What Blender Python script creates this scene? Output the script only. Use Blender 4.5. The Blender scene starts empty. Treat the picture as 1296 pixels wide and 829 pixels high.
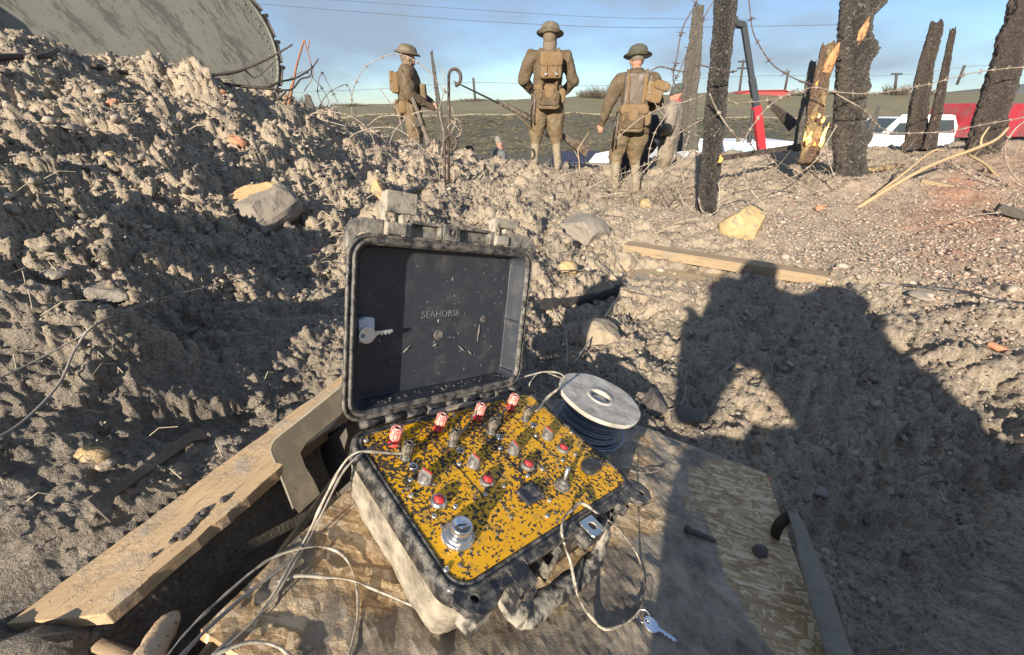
import bpy, bmesh, math, random
import numpy as np
from mathutils import Vector, Matrix, Quaternion
rnd = random.Random(7)
SC = bpy.context.scene
COL = SC.collection
# ------------------------------------------------------------------ camera, world, sun, exposure
PITCH = math.radians(27); F = 540.0
cp, sp = math.cos(PITCH), math.sin(PITCH)
cd = bpy.data.cameras.new('camera'); cam = bpy.data.objects.new('camera', cd); COL.objects.link(cam)
cd.sensor_width = 36; cd.lens = F/1296*36; cd.clip_start = .01; cd.clip_end = 3000
cam.location = (0, 0, 0); cam.rotation_euler = (math.radians(90)-PITCH, 0, 0)
SC.camera = cam
SUN_AZ, SUN_EL = math.radians(23), math.radians(22)
LDIR = Vector((math.sin(SUN_AZ)*math.cos(SUN_EL), math.cos(SUN_AZ)*math.cos(SUN_EL), -math.sin(SUN_EL)))
sl = bpy.data.lights.new('sun', 'SUN'); so = bpy.data.objects.new('sun', sl); COL.objects.link(so)
sl.energy = 2.75; sl.angle = math.radians(.6); sl.color = (1.0, .89, .74)
so.rotation_euler = LDIR.to_track_quat('-Z', 'Y').to_euler()
W = bpy.data.worlds.new('World'); SC.world = W; W.use_nodes = True
nt = W.node_tree; nt.nodes.clear()
def wn(t, **k):
    n = nt.nodes.new(t)
    for a, b in k.items(): setattr(n, a, b)
    return n
sky = wn('ShaderNodeTexSky', sky_type='NISHITA'); sky.sun_disc = False
sky.sun_elevation = SUN_EL; sky.sun_rotation = math.pi + SUN_AZ
sky.air_density = 1.0; sky.dust_density = .2; sky.ozone_density = 1.6
tc = wn('ShaderNodeTexCoord'); mp = wn('ShaderNodeMapping'); mp.inputs['Scale'].default_value = (1, 1, 3.2)
nz = wn('ShaderNodeTexNoise'); nz.inputs['Scale'].default_value = 2.1; nz.inputs['Detail'].default_value = 6; nz.inputs['Roughness'].default_value = .52
nt.links.new(tc.outputs['Generated'], mp.inputs[0]); nt.links.new(mp.outputs[0], nz.inputs['Vector'])
rp = wn('ShaderNodeValToRGB'); rp.color_ramp.elements[0].position = .35; rp.color_ramp.elements[1].position = .60
rp.color_ramp.elements[1].color = (.85, .85, .85, 1)
nt.links.new(nz.outputs[0], rp.inputs[0])
mx = wn('ShaderNodeMix', data_type='RGBA')
nt.links.new(rp.outputs[0], mx.inputs['Factor']); nt.links.new(sky.outputs[0], mx.inputs['A'])
mx.inputs['B'].default_value = (2.0, 2.4, 2.95, 1)
tint = wn('ShaderNodeMix', data_type='RGBA', blend_type='MULTIPLY'); tint.inputs['Factor'].default_value = 1; nt.links.new(sky.outputs[0], tint.inputs['A']); tint.inputs['B'].default_value = (.54, .66, .83, 1); nt.links.new(tint.outputs['Result'], mx.inputs['A'])
bg = wn('ShaderNodeBackground'); bg.inputs[1].default_value = .056
nt.links.new(mx.outputs['Result'], bg.inputs[0]); ow = wn('ShaderNodeOutputWorld'); nt.links.new(bg.outputs[0], ow.inputs[0])
SC.view_settings.view_transform = 'Standard'; SC.view_settings.look = 'None'
SC.view_settings.gamma = 1; SC.view_settings.exposure = 1.75
SC.render.engine = 'CYCLES'
SC.cycles.max_bounces = 6; SC.cycles.diffuse_bounces = 3; SC.cycles.glossy_bounces = 3

# ------------------------------------------------------------------ view geometry (where things stood, measured from the camera spot)
def ray(px, py):
    u = (px-648)/F; v = (414-py)/F
    return np.array([u, cp+sp*v, -sp+cp*v])
def at(px, py, Y):                       # point at forward distance Y
    r = ray(px, py); return r*(Y/r[1])
def proj(x, y, z):
    cy = y*sp+z*cp; cz = np.maximum(y*cp-z*sp, 1e-3)
    return 648+F*x/cz, 414-F*cy/cz
def c2w(a): return np.array([a[0], a[1]*sp+a[2]*cp, a[1]*cp-a[2]*sp])
D1 = c2w(np.array([-595, 451, 540.])); D1 /= np.linalg.norm(D1)
D2 = c2w(np.array([529, 49, 540.])); D2 /= np.linalg.norm(D2)
D1 -= D1.dot(D2)*D2; D1 /= np.linalg.norm(D1)
NN = np.cross(D2, D1)
P0 = c2w(np.array([-196/F, -139/F, 1])*1.679*.34)
def loc(px, py, h=0):                    # case-frame coordinates of a pixel on the plane at height h above the panel
    r = ray(px, py); t = (NN.dot(P0)+h)/NN.dot(r); q = r*t-P0
    return np.array([q.dot(D2), q.dot(D1), h])
def cw(x, y, h): return P0+D2*x+D1*y+NN*h
BH = -.114                               # board top, in the case frame
def board_z(x, y): return (NN.dot(P0)+BH-NN[0]*x-NN[1]*y)/NN[2]
def frame(o, X, Y, Z):
    m = Matrix.Identity(4)
    for i in range(3): m[i][0] = X[i]; m[i][1] = Y[i]; m[i][2] = Z[i]; m[i][3] = o[i]
    return m
MCASE = frame(P0, D2, D1, NN)

# ------------------------------------------------------------------ noise
def h2(ix, iy, s=0, iz=None):
    a = ix.astype(np.int64).astype(np.uint32)*np.uint32(374761393) + iy.astype(np.int64).astype(np.uint32)*np.uint32(668265263) + np.uint32((s*1442695041) & 0xffffffff)
    if iz is not None: a = a + iz.astype(np.int64).astype(np.uint32)*np.uint32(2246822519)
    a = (a ^ (a >> np.uint32(13)))*np.uint32(1274126177); a = (a ^ (a >> np.uint32(15)))*np.uint32(2654435761)
    return ((a ^ (a >> np.uint32(16))) & np.uint32(0xffffff)).astype(np.float64)/16777216.
def vn(x, y, s=0):
    ix, iy = np.floor(x), np.floor(y); fx, fy = x-ix, y-iy; fx = fx*fx*(3-2*fx); fy = fy*fy*(3-2*fy)
    return (h2(ix, iy, s)*(1-fx)+h2(ix+1, iy, s)*fx)*(1-fy)+(h2(ix, iy+1, s)*(1-fx)+h2(ix+1, iy+1, s)*fx)*fy
def vn3(x, y, z, s=0):
    ix, iy, iz = np.floor(x), np.floor(y), np.floor(z); fx, fy, fz = x-ix, y-iy, z-iz
    fx = fx*fx*(3-2*fx); fy = fy*fy*(3-2*fy); fz = fz*fz*(3-2*fz); o = 0
    for a in (0, 1):
        for b in (0, 1):
            for c in (0, 1):
                o = o+h2(ix+a, iy+b, s, iz+c)*(fx if a else 1-fx)*(fy if b else 1-fy)*(fz if c else 1-fz)
    return o
def fbm(x, y, s=0, n=4, g=.5):
    a = 1; t = 0; r = 0
    for i in range(n): r = r+a*(vn(x, y, s+i)*2-1); t += a; a *= g; x = x*2.03+3.1; y = y*2.03-1.7
    return r/t
def fbm3(p, sc, s=0, n=3):
    a = 1; t = 0; r = 0; q = p*sc
    for i in range(n): r = r+a*(vn3(q[:, 0], q[:, 1], q[:, 2], s+i)*2-1); t += a; a *= .5; q = q*2.03+1.3
    return r/t
def wor(x, y, s=0):
    ix, iy = np.floor(x), np.floor(y); f1 = np.full(x.shape, 9.); f2 = f1.copy(); rid = np.zeros(x.shape)
    for a in (-1, 0, 1):
        for b in (-1, 0, 1):
            cx, cy = ix+a, iy+b
            dx = cx+h2(cx, cy, s)-x; dy = cy+h2(cx, cy, s+1)-y; d = dx*dx+dy*dy
            m = d < f1
            f2 = np.where(m, f1, np.minimum(f2, d)); rid = np.where(m, h2(cx, cy, s+2), rid); f1 = np.where(m, d, f1)
    return np.sqrt(f1), np.sqrt(f2), rid
def sst(a, b, x):
    t = np.clip((x-a)/(b-a), 0, 1); return t*t*(3-2*t)

# ------------------------------------------------------------------ ground heights
CP = []
for px, py, z in [(0,829,-.50),(60,700,-.485),(0,600,-.40),(120,640,-.47),(250,560,-.49),(250,660,-.52),(350,500,-.50),(420,440,-.52),(150,450,-.45),(0,450,-.30),
                  (200,330,-.42),(0,330,-.20),(100,250,-.20),(300,380,-.48),(400,350,-.52),(430,829,-.56),(650,829,-.62),(900,829,-.74),
                  (1100,829,-.80),(1296,829,-.76),(1296,700,-.78),(1150,600,-.83),(1040,680,-.84),(1000,560,-.80),(930,620,-.80),(860,560,-.75),(840,510,-.73),(830,470,-.71),(780,450,-.70),
                  (900,420,-.76),(1000,450,-.79),(1150,480,-.81),(1296,540,-.78),(1296,420,-.76),(1296,320,-.70),(1200,400,-.79),(1100,400,-.80),(1150,330,-.76),(1000,345,-.80),(860,345,-.84),(800,345,-.82),
                  (750,290,-.74),(720,395,-.77),(680,440,-.70),(700,330,-.68),(690,540,-.68),(600,450,-.62),(500,420,-.56),(560,300,-.55),(480,300,-.50),(900,300,-.77),(1000,260,-.76)]:
    r = ray(px, py); t = z/r[2]; CP.append((r[0]*t, r[1]*t, z))
for px, py, Y in [(0,200,1.45),(0,110,2.1),(30,56,2.7),(75,92,2.75),(120,97,3.1),(240,95,3.5),(310,116,3.9),(380,146,4.3),(430,152,4.9),(330,255,2.2),(200,180,2.3),(300,170,3.0),(420,200,3.6),(480,245,3.0),(120,150,2.2),
                  (490,180,5.4),(450,160,5.6),(560,230,4.5),(530,190,5.5),(600,205,6.4),(690,216,6.4),(740,222,5.6),(650,230,5.2),(790,248,5.9),(780,262,4.4),(840,215,7.0),(895,272,3.55),(940,205,6.5),(1000,191,7.0),
                  (1075,222,4.6),(1110,192,6.5),(1150,182,6.8),(1240,195,5.4),(1200,215,4.6),(1296,190,5.6),(1296,240,3.6),(1180,270,3.3),(1296,168,7.5),(1220,173,7.8),(1040,194,6.6),(1100,240,4.0)]:
    p = at(px, py, Y); CP.append(tuple(p))
CP += [(-1.2,-.6,-.62),(-.7,0,-.56),(-.8,.15,-.50),(0,-.8,-.66),(1.2,-.8,-.74),(-3,0,.1),(-5,3,.5),(4,0,-.7),(0,-4,-.7),(-4,-4,-.2),(5,-4,-.7),(7,3,-.6),(-5,8,-.2),(0,9,-.8),(9,9,-.5),(3,10,-.75),(-.2,.2,-.62),(.5,.25,-.72)]
CP = np.array(CP)
_n = len(CP)
_D = np.sqrt(((CP[:, None, :2]-CP[None, :, :2])**2).sum(-1)+.004)
_A = np.zeros((_n+3, _n+3)); _A[:_n, :_n] = _D+np.eye(_n)*(-.02); _A[:_n, _n] = 1; _A[:_n, _n+1:] = CP[:, :2]; _A[_n:, :_n] = _A[:_n, _n:].T
_w = np.linalg.solve(_A, np.concatenate([CP[:, 2], [0, 0, 0]]))
def rbf(x, y):
    o = np.full(x.shape, _w[_n])+_w[_n+1]*x+_w[_n+2]*y
    for i in range(_n): o = o+_w[i]*np.sqrt((x-CP[i, 0])**2+(y-CP[i, 1])**2+.004)
    return o
# board footprint (case frame), plank, pit
BOARD = [(-.185,-.092),(.30,.165),(.60,.05),(.92,-.36),(.30,-.67),(-.02,-.40)]
BW = [cw(a, b, BH) for a, b in BOARD]
def polydist(x, y, poly):                # signed: negative inside
    d = np.full(x.shape, 9.); ins = np.zeros(x.shape, bool); n = len(poly)
    for i in range(n):
        x0, y0 = poly[i][0], poly[i][1]; x1, y1 = poly[(i+1) % n][0], poly[(i+1) % n][1]
        t = np.clip(((x-x0)*(x1-x0)+(y-y0)*(y1-y0))/((x1-x0)**2+(y1-y0)**2), 0, 1)
        d = np.minimum(d, np.hypot(x-x0-t*(x1-x0), y-y0-t*(y1-y0)))
        c = ((y0 > y) != (y1 > y)) & (x < (x1-x0)*(y-y0)/(y1-y0+1e-12)+x0); ins ^= c
    return np.where(ins, -d, d)
PA = np.array([-.450,.277,-.50]); PB = np.array([-.553,.268,-.50]); PDv = np.array([.46,1.,.05])*.4
PLK = [PB-PDv*.0, PA-PDv*.0, PA+PDv*1.75, PB+PDv*1.75]
PIT = [(-.49,.20),(-.33,.185),(-.20,.33),(-.03,.62),(-.22,.80),(-.40,.42)]
BEAM0 = at(792, 312, 2.66); BEAM1 = at(1046, 353, 2.05); PUD = ray(835, 349)*(-.83/ray(835, 349)[2])
AZX = [-180,-66,-45,-36,-30,-24,-18,-8,0,10,20,35,50,66,180]
AZR = [6.0,4.2,4.6,4.6,4.9,5.9,6.4,7.0,7.1,7.8,8.2,8.4,9.0,9.5,9.0]
def hill(x, y):
    s = x/np.maximum(y, 5)
    ridge = np.interp(s, [-1.5,-.5,-.3,0,.3,.6,.85,1.05,1.4], [-.006,.003,.010,.021,.029,.033,.036,.040,.045])
    z = -2.4+sst(26, 44, y)*1.85*(1+.25*fbm(x*.08, y*.08, 71, 3))
    z = z+sst(43, 66, y)*(ridge*66+.5)
    return z+np.maximum(y-66, 0)*0.0+.25*fbm(x*.25, y*.25, 75, 4)*sst(20, 34, y)
def base(x, y):
    r = np.hypot(x, y); az = np.degrees(np.arctan2(x, y))
    rc = np.interp(az, AZX, AZR)
    k = sst(0, 3.2, r-rc)
    z = rbf(np.clip(x, -12, 12), np.clip(y, -9, 11))
    return z*(1-k)+hill(x, y)*k
def lumps(x, y, cr, gr, sm):
    wx = x+.05*fbm(x*7, y*7, 11, 2); wy = y+.05*fbm(x*7, y*7, 21, 2)
    r = np.hypot(x, y)
    z = .05*fbm(x*2.2, y*2.2, 5, 3)*np.clip(r, .3, 3)*.6*(1-.5*gr)
    k = np.clip(r/1.1, .45, 1.5)
    for sc, amp, sd in ((3.3,.06,31),(8.5,.030,41),(19.,.012,51)):
        f1, f2, rid = wor(wx*sc, wy*sc, sd)
        dome = np.sqrt(np.clip(1-(f1/.8)**2, 0, 1))*(rid**2.2)
        z = z+(cr*amp*.30 + sm*amp*.06 + gr*.03*amp)*(dome-.18)*k
    for sc, amp, sd in ((3.2,.075,231),(8.,.022,241),(20.,.009,251),(44.,.004,261)):
        b_ = np.abs(fbm(wx*sc, wy*sc, sd, 3, .45))*2.0-.55
        z = z+(cr*amp + sm*amp*.26 + gr*(.12 if sc < 30 else .25)*amp)*b_*k
    return z
MPTS = np.array([ # px,py, crumb, gravel, smooth, wet (also painting the tone of shaded ground), red
 (50,120,1,0,0,.15,0),(200,150,1,0,0,.2,0),(350,170,1,0,0,.2,0),(100,250,1,0,0,.25,0),(250,260,1,0,0,.2,0),(380,260,.9,0,.1,.45,0),(60,330,.8,0,.3,.5,0),(200,360,1,0,0,.3,0),
 (330,340,.8,0,.3,.5,0),(100,420,.8,0,.2,.5,0),(20,450,.5,0,.6,.95,0),(200,480,.5,0,.5,.95,0),(350,430,.5,0,.5,.9,0),(100,600,.4,0,.7,1,0),(300,540,.5,0,.6,1,0),(0,700,.4,0,.6,1,0),(200,420,1,0,0,.4,0),
 (480,180,.9,0,0,.2,.05),(540,210,.9,0,0,.3,.05),(620,220,.9,0,0,.5,0),(700,240,1,0,0,.8,0),(560,270,.9,0,0,.85,0),(640,300,.8,0,.1,.6,0),(700,320,.6,0,.3,.5,0),(450,290,.8,0,.1,.3,0),
 (790,250,.5,.4,.1,.4,0),(850,260,.3,.7,.1,.3,.05),(950,230,.5,.3,.2,.5,0),(1000,280,.2,.9,0,.25,.1),(1150,240,.3,.8,0,.3,.08),(1200,250,.2,.8,0,.3,.9),(1220,300,.1,1,0,.2,.9),(1100,320,.1,1,0,.15,.03),(1296,330,.1,1,0,.2,.35),(1180,270,.1,.9,.1,.2,.6),
 (1200,370,.1,1,0,.15,.06),(1000,310,.1,1,0,.2,.0),(1250,420,.4,.5,.3,.3,.1),(1100,390,.2,.5,.5,.3,0),(1150,430,.3,.2,.6,.45,0),(880,330,.2,.2,.7,.3,0),(800,340,.3,0,.7,.3,0),(750,370,.5,0,.5,.25,0),(720,440,.6,0,.4,.35,.05),
 (800,430,.4,0,.7,.2,0),(900,400,.2,0,.8,.4,0),(950,500,.3,0,.7,.4,0),(1000,450,.25,0,.9,.4,0),(1100,550,.35,0,.9,.5,0),(1250,600,.35,0,.9,.5,0),(1200,750,.35,0,.9,.55,0),(1050,700,.4,0,.8,.6,0),(960,560,.4,0,.7,.2,0),(860,530,.6,0,.5,.9,0),(1296,500,.3,.1,.7,.6,0),
 (680,480,.6,0,.3,.95,0),(600,500,.6,0,.3,.95,0),(740,330,.6,0,.3,.4,0),(1000,195,.6,.2,.1,.5,.05),(1150,195,.5,.3,.1,.5,.1),(870,200,.7,0,.2,.6,0)], float)
def masks(x, y, z):
    px, py = proj(x, np.maximum(y, .05), z)
    num = np.zeros((5,)+x.shape); den = np.zeros(x.shape)
    for m in MPTS:
        w = 1/(((px-m[0])/60)**2+((py-m[1])/45)**2+.15)**2
        den += w
        for k in range(5): num[k] += w*m[2+k]
    num /= den
    jit = fbm(x*4, y*4, 91, 4)*.45
    num[3] = np.clip(num[3]+jit, 0, 1); num[4] = np.clip(num[4]*(1+2*jit), 0, 1)
    return num
def height(x, y, full=False):
    x = np.asarray(x, float); y = np.asarray(y, float)
    b = base(x, y); m = masks(x, y, b); r = np.hypot(x, y)
    near = 1-sst(9, 16, r)
    z = b+lumps(x, y, m[0], m[1], m[2])*near
    # board seat
    dB = polydist(x, y, BW); bz = board_z(x, y)-.022
    z = np.where(dB < 0, np.minimum(z, bz-.01), np.minimum(z, bz+.02+np.maximum(dB, 0)*3.0))
    # plank seat
    dP = polydist(x, y, PLK); t = (y-PA[1])/PDv[1]; pz = -.50+.03*t-.022
    z = np.where(dP < .004, np.minimum(z, pz-.004), np.minimum(z, pz+.014+np.maximum(dP, 0)*1.1))
    dQ = polydist(x, y, PIT); k = 1-sst(-.014, .012, dQ)
    z = z*(1-k)+(-1.35+.04*fbm(x*9, y*9, 3, 3))*k
    # beam seat and puddle hollow
    a_ = BEAM0; b2 = BEAM1; tt = np.clip(((x-a_[0])*(b2[0]-a_[0])+(y-a_[1])*(b2[1]-a_[1]))/((b2[0]-a_[0])**2+(b2[1]-a_[1])**2), 0, 1)
    dd = np.hypot(x-a_[0]-tt*(b2[0]-a_[0]), y-a_[1]-tt*(b2[1]-a_[1])); zb = a_[2]+tt*(b2[2]-a_[2])-.035
    z = np.minimum(z, zb+np.maximum(dd-.06, 0)*.55)
    dq = np.hypot((x-PUD[0])/.36, (y-PUD[1])/.15); z = np.minimum(z, PUD[2]-.02+np.maximum(dq-.75, 0)*.12)
    if full: return z, m, b
    return z
def px_(x, y, z): return proj(x, np.maximum(y, .05), z)[0]
def gz(x, y): return float(height(np.array([x]), np.array([y]))[0])
_TT = np.concatenate([np.linspace(.25, 3, 420), np.linspace(3.02, 12, 360)])
def hit(px, py, up=0.0):                 # where a line of sight meets the ground
    r = ray(px, py); X = r[0]*_TT; Y = r[1]*_TT; Z = r[2]*_TT
    g = height(X, Y)+up
    i = np.argmax(Z < g)
    if Z[i] >= g[i]: i = len(_TT)-1
    return np.array([X[i], Y[i], float(g[i])])

# ------------------------------------------------------------------ object helpers
def link(name, me, mat=None, parent=None, smooth=False):
    o = bpy.data.objects.new(name, me); COL.objects.link(o)
    if mat is not None and len(me.materials) == 0: me.materials.append(mat)
    if parent is not None: o.parent = parent
    if smooth: me.polygons.foreach_set('use_smooth', [True]*len(me.polygons))
    return o
def tag(o, label, cat, group=None):
    o['label'] = label; o['category'] = cat
    if group: o['group'] = group
    return o
def thing(name, label, cat, M=None, group=None):
    o = bpy.data.objects.new(name, None); COL.objects.link(o); o.empty_display_size = .05
    if M is not None: o.matrix_world = M
    return tag(o, label, cat, group)
def vec(p): return Vector((float(p[0]), float(p[1]), float(p[2])))
class MB:
    def __init__(s): s.v = []; s.f = []
    def add(s, vs, fs):
        k = len(s.v); s.v += [tuple(float(c) for c in v) for v in vs]; s.f += [tuple(k+i for i in f) for f in fs]; return s
    def box(s, x0, x1, y0, y1, z0, z1, M=None):
        vs = [Vector((x, y, z)) for x in (x0, x1) for y in (y0, y1) for z in (z0, z1)]
        if M is not None: vs = [M @ v for v in vs]
        return s.add(vs, [(0,1,3,2),(4,6,7,5),(0,4,5,1),(2,3,7,6),(0,2,6,4),(1,5,7,3)])
    def tube(s, pts, r, n=8, caps=True, sq=1.0, up=(0, 0, 1), jag=0):
        P = [vec(p) for p in pts]; m = len(P); R = r if hasattr(r, '__len__') else [r]*m
        SQ = sq if hasattr(sq, '__len__') else [sq]*m
        T = [(P[min(i+1, m-1)]-P[max(i-1, 0)]).normalized() for i in range(m)]
        a = Vector(up); a = a-T[0]*a.dot(T[0])
        if a.length < 1e-3: a = Vector((1, 0, 0))-T[0]*T[0].x
        if a.length < 1e-3: a = Vector((0, 1, 0))
        a.normalize(); vs = []
        for i in range(m):
            a = (a-T[i]*a.dot(T[i])).normalized(); b = T[i].cross(a)
            for k in range(n):
                t = 2*math.pi*k/n; vs.append(P[i]+(a*math.cos(t)*SQ[i]+b*math.sin(t))*R[i])
        fs = [(i*n+k, i*n+(k+1) % n, (i+1)*n+(k+1) % n, (i+1)*n+k) for i in range(m-1) for k in range(n)]
        if caps: fs += [tuple(reversed(range(n))), tuple(range((m-1)*n, m*n))]
        return s.add(vs, fs)
    def lathe(s, prof, n=24, M=None, o=(0, 0, 0)):
        vs = [Vector((r*math.cos(2*math.pi*k/n)+o[0], r*math.sin(2*math.pi*k/n)+o[1], z+o[2])) for r, z in prof for k in range(n)]
        if M is not None: vs = [M @ v for v in vs]
        m = len(prof); fs = [(i*n+k, i*n+(k+1) % n, (i+1)*n+(k+1) % n, (i+1)*n+k) for i in range(m-1) for k in range(n)]
        if prof[0][0] > 1e-5: fs.append(tuple(reversed(range(n))))
        if prof[-1][0] > 1e-5: fs.append(tuple(range((m-1)*n, m*n)))
        return s.add(vs, fs)
    def prism(s, poly, z0, z1, M=None):
        n = len(poly); vs = [Vector((p[0], p[1], z0)) for p in poly]+[Vector((p[0], p[1], z1)) for p in poly]
        if M is not None: vs = [M @ v for v in vs]
        return s.add(vs, [tuple(reversed(range(n))), tuple(range(n, 2*n))]+[(i, (i+1) % n, n+(i+1) % n, n+i) for i in range(n)])
    def loft(s, loops, cap0=True, cap1=True):
        n = len(loops[0]); k = len(loops); vs = [v for l in loops for v in l]
        fs = [(i*n+j, i*n+(j+1) % n, (i+1)*n+(j+1) % n, (i+1)*n+j) for i in range(k-1) for j in range(n)]
        if cap0: fs.append(tuple(reversed(range(n))))
        if cap1: fs.append(tuple(range((k-1)*n, k*n)))
        return s.add(vs, fs)
    def sph(s, c, r, n=12, m=8, sc=(1, 1, 1), M=None):
        prof = [(max(math.sin(math.pi*i/m), 1e-6), -math.cos(math.pi*i/m)) for i in range(m+1)]
        vs = [Vector((a*math.cos(2*math.pi*k/n)*r*sc[0]+c[0], a*math.sin(2*math.pi*k/n)*r*sc[1]+c[1], z*r*sc[2]+c[2])) for a, z in prof for k in range(n)]
        if M is not None: vs = [M @ v for v in vs]
        return s.add(vs, [(i*n+k, i*n+(k+1) % n, (i+1)*n+(k+1) % n, (i+1)*n+k) for i in range(m) for k in range(n)])
    def mesh(s, name='m'):
        me = bpy.data.meshes.new(name); me.from_pydata(s.v, [], s.f); me.validate(); me.update(); return me
    def obj(s, name, mat, parent=None, smooth=False, bevel=0, seg=2, fix=True):
        me = s.mesh(name)
        if fix:
            b = bmesh.new(); b.from_mesh(me); bmesh.ops.remove_doubles(b, verts=b.verts, dist=1e-6); bmesh.ops.recalc_face_normals(b, faces=b.faces); b.to_mesh(me); b.free()
        o = link(name, me, mat, parent, smooth)
        if bevel:
            m = o.modifiers.new('b', 'BEVEL'); m.width = bevel; m.segments = seg; m.limit_method = 'ANGLE'; m.angle_limit = math.radians(40)
        return o
def rrect(x0, x1, y0, y1, r, k=5, z=0):
    o = []
    for cx, cy, a0 in ((x1-r, y1-r, 0), (x0+r, y1-r, 90), (x0+r, y0+r, 180), (x1-r, y0+r, 270)):
        for i in range(k+1):
            a = math.radians(a0+90*i/k); o.append(Vector((cx+r*math.cos(a), cy+r*math.sin(a), z)))
    return o
def spline(pts, n=8):
    P = [np.array(p, float) for p in pts]; P = [2*P[0]-P[1]]+P+[2*P[-1]-P[-2]]; o = []
    for i in range(1, len(P)-2):
        for k in range(n):
            t = k/n; o.append(.5*((2*P[i])+(-P[i-1]+P[i+1])*t+(2*P[i-1]-5*P[i]+4*P[i+1]-P[i+2])*t*t+(-P[i-1]+3*P[i]-3*P[i+1]+P[i+2])*t**3))
    o.append(P[-2]); return o
def bake(o):                             # apply modifiers
    dg = bpy.context.evaluated_depsgraph_get(); me = bpy.data.meshes.new_from_object(o.evaluated_get(dg)); o.modifiers.clear(); o.data = me; return o
def displace(o, amp, sc, s=0, n=3, pw=1):
    me = o.data; N = len(me.vertices); a = np.empty(N*3); me.vertices.foreach_get('co', a); a = a.reshape(-1, 3)
    nn = np.empty(N*3); me.vertices.foreach_get('normal', nn); nn = nn.reshape(-1, 3)
    a += nn*(fbm3(a, sc, s, n)*amp)[:, None]; me.vertices.foreach_set('co', a.ravel()); me.update(); return o

# ------------------------------------------------------------------ materials
class NT:
    def __init__(s, name):
        s.m = bpy.data.materials.new(name); s.m.use_nodes = True; s.t = s.m.node_tree; s.b = s.t.nodes['Principled BSDF']; s._tc = None
    def n(s, t, **k):
        x = s.t.nodes.new(t)
        for a, b in k.items():
            if a in x.inputs.keys() if isinstance(a, str) and a[0].isupper() else False: s.set(x.inputs[a], b)
            else: setattr(x, a, b)
        return x
    def set(s, i, v):
        if isinstance(v, bpy.types.NodeSocket): s.t.links.new(v, i)
        elif isinstance(v, (tuple, list)) and len(v) == 3 and i.type == 'RGBA': i.default_value = (*v, 1)
        else: i.default_value = v
    def co(s, scale=(1, 1, 1), rot=(0, 0, 0)):
        if s._tc is None: s._tc = s.n('ShaderNodeTexCoord')
        if scale == (1, 1, 1) and rot == (0, 0, 0): return s._tc.outputs['Object']
        src = s._tc.outputs['Object']
        if rot != (0, 0, 0): mr = s.n('ShaderNodeMapping'); s.set(mr.inputs['Vector'], src); mr.inputs['Rotation'].default_value = rot; src = mr.outputs[0]; rot = (0, 0, 0)
        m = s.n('ShaderNodeMapping'); s.set(m.inputs['Vector'], src); m.inputs['Scale'].default_value = scale; m.inputs['Rotation'].default_value = rot
        return m.outputs[0]
    def noise(s, sc, det=5, ro=.55, v=None, dist=0):
        x = s.n('ShaderNodeTexNoise'); s.set(x.inputs['Vector'], v or s.co()); x.inputs['Scale'].default_value = sc; x.inputs['Detail'].default_value = det; x.inputs['Roughness'].default_value = ro; x.inputs['Distortion'].default_value = dist
        return x.outputs[0]
    def vor(s, sc, v=None, feature='F1', out=0, rand=1):
        x = s.n('ShaderNodeTexVoronoi', feature=feature); s.set(x.inputs['Vector'], v or s.co()); x.inputs['Scale'].default_value = sc; x.inputs['Randomness'].default_value = rand
        return x.outputs[out]
    def ramp(s, f, stops, interp='LINEAR'):
        x = s.n('ShaderNodeValToRGB'); s.set(x.inputs[0], f); e = x.color_ramp.elements; x.color_ramp.interpolation = interp
        while len(e) < len(stops): e.new(.5)
        for q, (p, c) in zip(e, stops):
            q.position = p; q.color = (*c, 1) if isinstance(c, tuple) else (c, c, c, 1)
        return x.outputs[0]
    def mix(s, f, a, b, bt='MIX'):
        x = s.n('ShaderNodeMix', data_type='RGBA', blend_type=bt); s.set(x.inputs['Factor'], f); s.set(x.inputs['A'], a); s.set(x.inputs['B'], b); return x.outputs['Result']
    def math(s, op, a, b=0, clamp=False):
        x = s.n('ShaderNodeMath', operation=op); x.use_clamp = clamp; s.set(x.inputs[0], a); s.set(x.inputs[1], b); return x.outputs[0]
    def attr(s, n): x = s.n('ShaderNodeAttribute'); x.attribute_name = n; return x.outputs['Fac']
    def sep(s, v): x = s.n('ShaderNodeSeparateXYZ'); s.set(x.inputs[0], v); return x.outputs
    def bump(s, h, st=.5, d=.01):
        x = s.n('ShaderNodeBump'); x.inputs['Strength'].default_value = st; x.inputs['Distance'].default_value = d; s.set(x.inputs['Height'], h); s.set(s.b.inputs['Normal'], x.outputs[0])
    def P(s, **k):
        for a, v in k.items(): s.set(s.b.inputs[{'col':'Base Color','ro':'Roughness','me':'Metallic','em':'Emission Color','es':'Emission Strength','sp':'Specular IOR Level','tr':'Transmission Weight','coat':'Coat Weight'}[a]], v)
        return s.m
MUD = (.30, .245, .175); MUDW = (.07, .06, .05)
def grime(name, col, dirt=MUD, cov=.5, sc=20, ro=.6, me=0, bumpd=.002, rd=.85, soft=.06, var=.25, st=.6, v=None):
    g = NT(name); n = g.noise(sc, 8, .65, v); f = g.ramp(n, [(max(0, 1-cov-soft-.02), 0.), (min(1, 1-cov+soft), 1.)])
    lo = g.noise(sc*.35, 4); c1 = g.mix(lo, tuple(c*(1-var) for c in col), tuple(min(1, c*(1+var)) for c in col))
    dn = g.noise(sc*3, 5); c2 = g.mix(dn, tuple(c*.55 for c in dirt), tuple(min(1, c*1.25) for c in dirt))
    g.bump(g.math('ADD', f, g.math('MULTIPLY', dn, .5)), st, bumpd)
    return g.P(col=g.mix(f, c1, c2), ro=g.ramp(f, [(0, ro), (1, rd)]), me=g.ramp(f, [(0, float(me)), (.6, 0.)]))
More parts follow.
